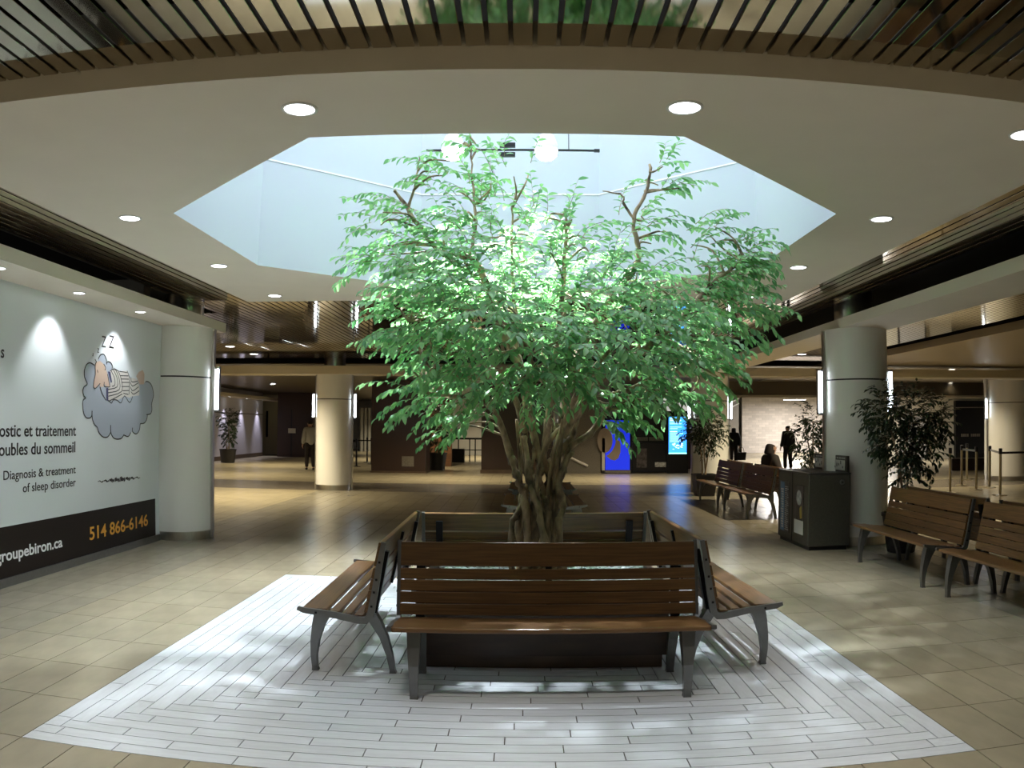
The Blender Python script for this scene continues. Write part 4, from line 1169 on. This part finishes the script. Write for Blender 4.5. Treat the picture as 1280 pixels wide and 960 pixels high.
b = thing('information_screen', (5.3, 27.3, 0), 'tall blue glowing information screen left of the far column', 'screen')
MB().box(-.36, .38, -.05, .15, 0, 2.12).build('housing', M['blackmetal'], b)
s_ = MB().box(-.30, .32, -.06, -.05, .66, 1.92).build('display', M['bluescreen'], b)
q = MB(); r5 = random.Random(3)
for k in range(15):
    z = 1.84 - k * .055
    if k in (4, 7): continue
    q.box(-.26, -.26 + r5.uniform(.25, .5), -.064, -.06, z, z + (.035 if k in (0, 1, 8) else .016))
for k in range(26):
    x0 = r5.uniform(-.2, .15); z0 = r5.uniform(.78, 1.02); q.box(x0, x0 + .06, -.064, -.06, z0, z0 + .02)
q.build('lettering', M['screenink'], s_, kind='stuff')
MB().box(-.30, .32, -.064, -.06, .66, .70).build('colour_bar', M['screenbar'], s_)
b = thing('granite_pier', (4.5, 28.6, 0), 'dark wall pier behind the black recycling station', 'pier')
MB().box(-1.3, .55, 0, .6, 0, 3.10).build('cladding', M['darkgranite'], b)
MB().box(4.95, 6.9, 30.062, 30.3, 0, 3.1).build('wall_window', M['darkgranite'], kind='structure')
b = thing('lit_window', (6.0, 30, 2.1), 'bright lit window above the blue screen', 'window')
MB().box(-.7, .7, 0, .06, .0, .62).build('pane', M['window'], b)
for (a, c, d, e) in ((-.7, .7, -.03, .03), (-.7, .7, .40, .44), (.38, .44, 0, .62), (-.03, .03, 0, .62)):
    MB().box(a, c, -.03, 0, d, e).build('frame_bar', M['blackmetal'], b)
# stair rails left of the pale brick wall
b = thing('stair_balustrade', (9.75, 40, 0), 'stair balustrade with pale diagonal rails beside the pale brick wall', 'balustrade')
MB().prism([(0, 0), (1.2, 0), (1.2, 3.0), (0, 2.3)], 'y', 0, .15).build('side_panel', M['escalator'], b)
for z0 in (2.55, 2.8, 3.05, .9):
    MB().tube([(-.1, -.05, z0 - .45), (1.2, -.05, z0 + .2)], .035, 6).build('rail', M['white'], b)
# far left
MB().box(-12.9, -12.72, 29.5, 38.6, 0, 3.1).build('wall_spotlit', M['lilac'], kind='structure')
MB().box(-12.72, -12.70, 29.5, 38.6, 0, .18).build('baseboard_spotlit', M['plinth'], kind='structure')
MB().box(-12.72, -12.708, 29.5, 38.6, 2.02, 2.05).build('trim_6', M['ink'], kind='structure')
MB().box(-13.4, -12.1, 29, 40, 2.72, 2.85).build('trim_7', M['beam'], kind='structure')
MB().box(-16, -12.3, 41, 41.2, 0, 3.1).build('wall_cream', M['cream'], kind='structure')
b = thing('pull_handle', (-13.25, 40.95, .9), 'dark vertical bar handle on the cream wall far left', 'handle')
MB().box(-.05, .05, -.05, .0, 0, 1.35).build('bar', M['blackmetal'], b)
MB().box(-.03, .03, 0, .05, .1, .16).build('mount', M['blackmetal'], b); MB().box(-.03, .03, 0, .05, 1.19, 1.25).build('mount', M['blackmetal'], b)
b = thing('dark_cabinet', (-11.0, 38.4, 0), 'tall dark brown cladding block with small light sign, far left', 'pier')
MB().box(-.8, 1.0, -.3, .6, 0, 3.1).build('cladding', M['darkgranite'], b)
MB().box(-.25, .12, -.315, -.30, 1.15, 1.38).build('sign_plate', M['cream'], b)
MB().box(-.12, -.06, -.31, -.30, 0, 2.3).build('door_edge', M['ink'], b)
# lit curtain wall seen between column and pier
b = thing('ribbed_screen', (-9.6, 48, 0), 'lit pale ribbed curtain wall beyond the belt barriers', 'curtain wall')
for k in range(16):
    MB().lathe([(.10, 0), (.10, 2.6)], k * .24, 0, 8).build('rib', M['greywall'], b, True, angle=50)

def barrier_post(x, y, label, group, m, h=1.0):
    t = thing('barrier_post', (x, y, 0), label, 'barrier post', group)
    MB().lathe([(.17, 0), (.17, .012), (.05, .03)], n=20).build('base', m, t, True, angle=40)
    MB().lathe([(.032, .03), (.032, h - .12)], n=12).build('pole', m, t, True, angle=40)
    MB().lathe([(.042, h - .12), (.042, h), (.03, h + .01)], n=12).build('head', M['blackmetal'], t, True, angle=40)
    return t
def belt(x0, y0, x1, y1, z, label, group):
    o = MB()
    d = Vector((x1 - x0, y1 - y0)).normalized(); n = Vector((-d.y, d.x)) * .004
    x0 += d.x * .045; y0 += d.y * .045; x1 -= d.x * .045; y1 -= d.y * .045
    o.add([(x0 - n.x, y0 - n.y, z), (x1 - n.x, y1 - n.y, z), (x1 + n.x, y1 + n.y, z), (x0 + n.x, y0 + n.y, z), (x0 - n.x, y0 - n.y, z + .05), (x1 - n.x, y1 - n.y, z + .05), (x1 + n.x, y1 + n.y, z + .05), (x0 + n.x, y0 + n.y, z + .05)],
          [(0, 3, 2, 1), (4, 5, 6, 7), (0, 1, 5, 4), (1, 2, 6, 5), (2, 3, 7, 6), (3, 0, 4, 7)])
    return tag(o.build('barrier_belt', M['blackmetal']), label, 'belt', group)
GP = 'barrier posts right'
RP = [(10.1, 17.6), (11.6, 19.6), (11.2, 18.2), (11.85, 18.6), (10.8, 16.5), (12.9, 21.5)]
RL = ['slim brass barrier post just right of the potted ficus', 'slim barrier post second from the potted ficus', 'slim barrier post below the dark shop front', 'slim barrier post right of the dark shop front', 'tall brass barrier post before the far right column', 'farthest slim barrier post below the dark shop front']
for (px, py), lb in zip(RP, RL): barrier_post(px, py, lb, GP, M['brass'], 1.05)
belt(10.8, 16.5, 13.2, 16.4, .93, 'black belt running from the brass post off the right picture edge', 'barrier belts')
belt(11.85, 18.6, 10.8, 16.5, .93, 'black belt between the two brass posts near the far right column', 'barrier belts')
belt(11.6, 19.6, 11.2, 18.2, .93, 'black belt between posts under the dark shop front', 'barrier belts')
GQ = 'barrier posts left'
LP_ = [(-6.29, 30.5), (-6.1, 32.6), (-5.75, 32.4), (-6.55, 34.0)]
LL = ['black barrier post nearest, between far left column and granite pier', 'black barrier post beside the granite pier edge', 'black barrier post touching the granite pier edge', 'black barrier post farthest, behind the far left column']
for (px, py), lb in zip(LP_, LL): barrier_post(px, py, lb, GQ, M['blackmetal'], 1.05)
belt(-6.29, 30.5, -7.4, 30.5, .93, 'black belt running left from the nearest black post', 'barrier belts')
belt(-6.1, 32.6, -7.6, 32.8, .93, 'black belt behind the far left column, upper', 'barrier belts')
b = thing('railing', (-2.25, 35.9, 0), 'black metal railing seen through the recess left of the trunk', 'railing')
MB().box(-.9, 1.1, -.03, .03, .98, 1.06).build('top_rail', M['blackmetal'], b)
MB().box(-.9, 1.1, -.02, .02, .5, .54).build('mid_rail', M['blackmetal'], b)
for xx in (-.55, -.05, .2, .55, .9):
    MB().box(xx - .025, xx + .025, -.025, .025, 0, .98).build('post', M['blackmetal'], b)
b = thing('planter_cube', (-2.75, 35.2, 0), 'black cube planter in front of the black railing', 'planter')
MB().rbox(-.27, .27, -.25, .25, 0, .58, .01).build('body', M['pot'], b); MB().box(-.24, .24, -.22, .22, .58, .59).build('soil', M['soil'], b)

# right hall
MB().box(14.5, 26, 36.0, 36.2, 0, 3.12).build('wall_right_hall', M['cream'], kind='structure')
b = thing('dark_shop', (21.65, 35.8, 0), 'black shop front with faint lettering in the right hall', 'shop front')
MB().box(-.85, .85, -.1, .1, 0, 2.75).build('glass', M['glass'], b)
MB().box(-.85, .85, -.13, -.1, 2.4, 2.44).build('transom', M['escalator'], b)
q = MB(); r6 = random.Random(9)
for k in range(10):
    if k == 4: continue
    q.box(-.55 + k * .11, -.55 + k * .11 + .075, -.115, -.10, 1.02, 1.16)
q.build('lettering', M['escalator'], b, kind='stuff')
b = thing('glass_door', (24.0, 35.8, 0), 'pale lit doors with two dark uprights beside the black shop front', 'door')
MB().box(-1.2, .9, -.02, .02, .1, 2.0).build('leaf_panel', M['greywall'], b)
for xx in (-.9, .0):
    MB().box(xx - .06, xx + .06, -.12, -.02, 0, 2.05).build('upright', M['blackmetal'], b)
MB().box(-1.2, .9, -.06, 0, 2.0, 2.08).build('head_rail', M['alu'], b)
b = thing('shop_sign', (17.2, 35.9, 2.05), 'pale sign panel with dark lines in the right hall', 'sign')
MB().box(-1.9, .6, -.05, 0, 0, .95).build('panel', M['greyprint'], b)
for k in range(3):
    MB().box(-1.6, -.2 + .2 * k, -.06, -.05, .2 + .15 * k, .25 + .15 * k).build('text_line', M['escalator'], b)
b = thing('lit_doorway', (18.6, 35.85, 0), 'bright doorway behind the potted ficus in the right hall', 'door')
MB().box(-.75, .65, -.05, 0, 0, 2.0).build('pane', M['greywall'], b)
MB().box(-.80, -.74, -.1, .0, 0, 2.1).build('jamb', M['blackmetal'], b); MB().box(.64, .70, -.1, .0, 0, 2.1).build('jamb', M['blackmetal'], b)
MB().box(15, 26, 26, 26.15, 0, .42).build('trim_8', M['darkgranite'], kind='structure')

# ================================================================== lights of the side and far halls
SD = [(-6.1, 16.2, 3.2), (-6.18, 18.0, 3.2), (-8.5, 24, 3.1), (-9.5, 30, 3.1), (-2.2, 24, 3.1), (3.2, 24, 3.1), (-6, 37, 3.1), (-1.5, 39, 3.1), (10.24, 20.8, 3.1), (11.9, 20.6, 3.1), (12.5, 12, 3.1), (15.5, 27, 3.1), (20, 31, 3.1), (-8.0, 45.5, 3.1), (-2.2, 41.5, 3.1), (-2.9, 30.0, 3.1), (6.25, 13.6, 3.2), (6.25, 17.4, 3.2)]  # apart from the two pairs at the cross beam, lamps added as fill
SN = ['left hall nearest the column', 'left hall before the cross beam', 'left hall behind the cross beam, added as fill', 'left hall by the spotlit wall, added as fill', 'far hall before the granite piers left of the tree, added as fill', 'far hall before the blue kiosk, added as fill', 'far left passage, added as fill', 'recess behind the railing, added as fill', 'right hall behind the cross beam, left of two', 'right hall behind the cross beam, right of two', 'right hall beyond the potted ficus, added as fill', 'right hall before the shop front, added as fill', 'right hall deep at the back, added as fill', 'far left passage before the ribbed wall, added to light it', 'recess before its grey back wall, added to light it', 'recess before the brown brick wall, added to light it', 'right slat strip just behind the near right column, added as fill', 'right slat strip before the cross beam, added to light the far column']
for (a, b_, z), nm in zip(SD, SN):
    downlight(a, b_, z, 'round downlight in the ' + nm, 'downlights of the side halls', LIGHT['side'] * (.45 if a > 9 or b_ > 40 or (a, b_) == (-2.9, 30.0) else 1), .10, 130, (1, .86, .58), .08)
for k, yy in enumerate((31.2, 33.2, 35.4, 37.7)):
    downlight(-12.45, yy, 2.72, 'small spot over the pale wall far left, number %s from the potted ficus' % ['one', 'two', 'three', 'four'][k], 'spots over the far left wall', 130, .06, 60, (.85, .82, 1), .03, .9)
for k, (a, b_) in enumerate(((10.5, 33), (15.5, 33), (12.3, 37), (16, 39), (15.5, 44.5), (20, 44.5))):
    f_ = thing('ceiling_panel_light', (a, b_, 3.08), 'rectangular ceiling light over the bright passage, %s' % ['front left', 'front right', 'middle left', 'middle right', 'back left', 'back right'][k], 'ceiling light', 'panel lights over the bright passage')
    MB().box(-.62, .62, -.32, .32, 0, .04).build('housing', M['trim'], f_)
    MB().box(-.58, .58, -.28, .28, -.006, 0).build('diffuser', M['lampwhite'], f_)
    lamp('AREA', 'lamp_beam', (0, 0, -.03), LIGHT['far'], (1, .95, .90), f_, .9)
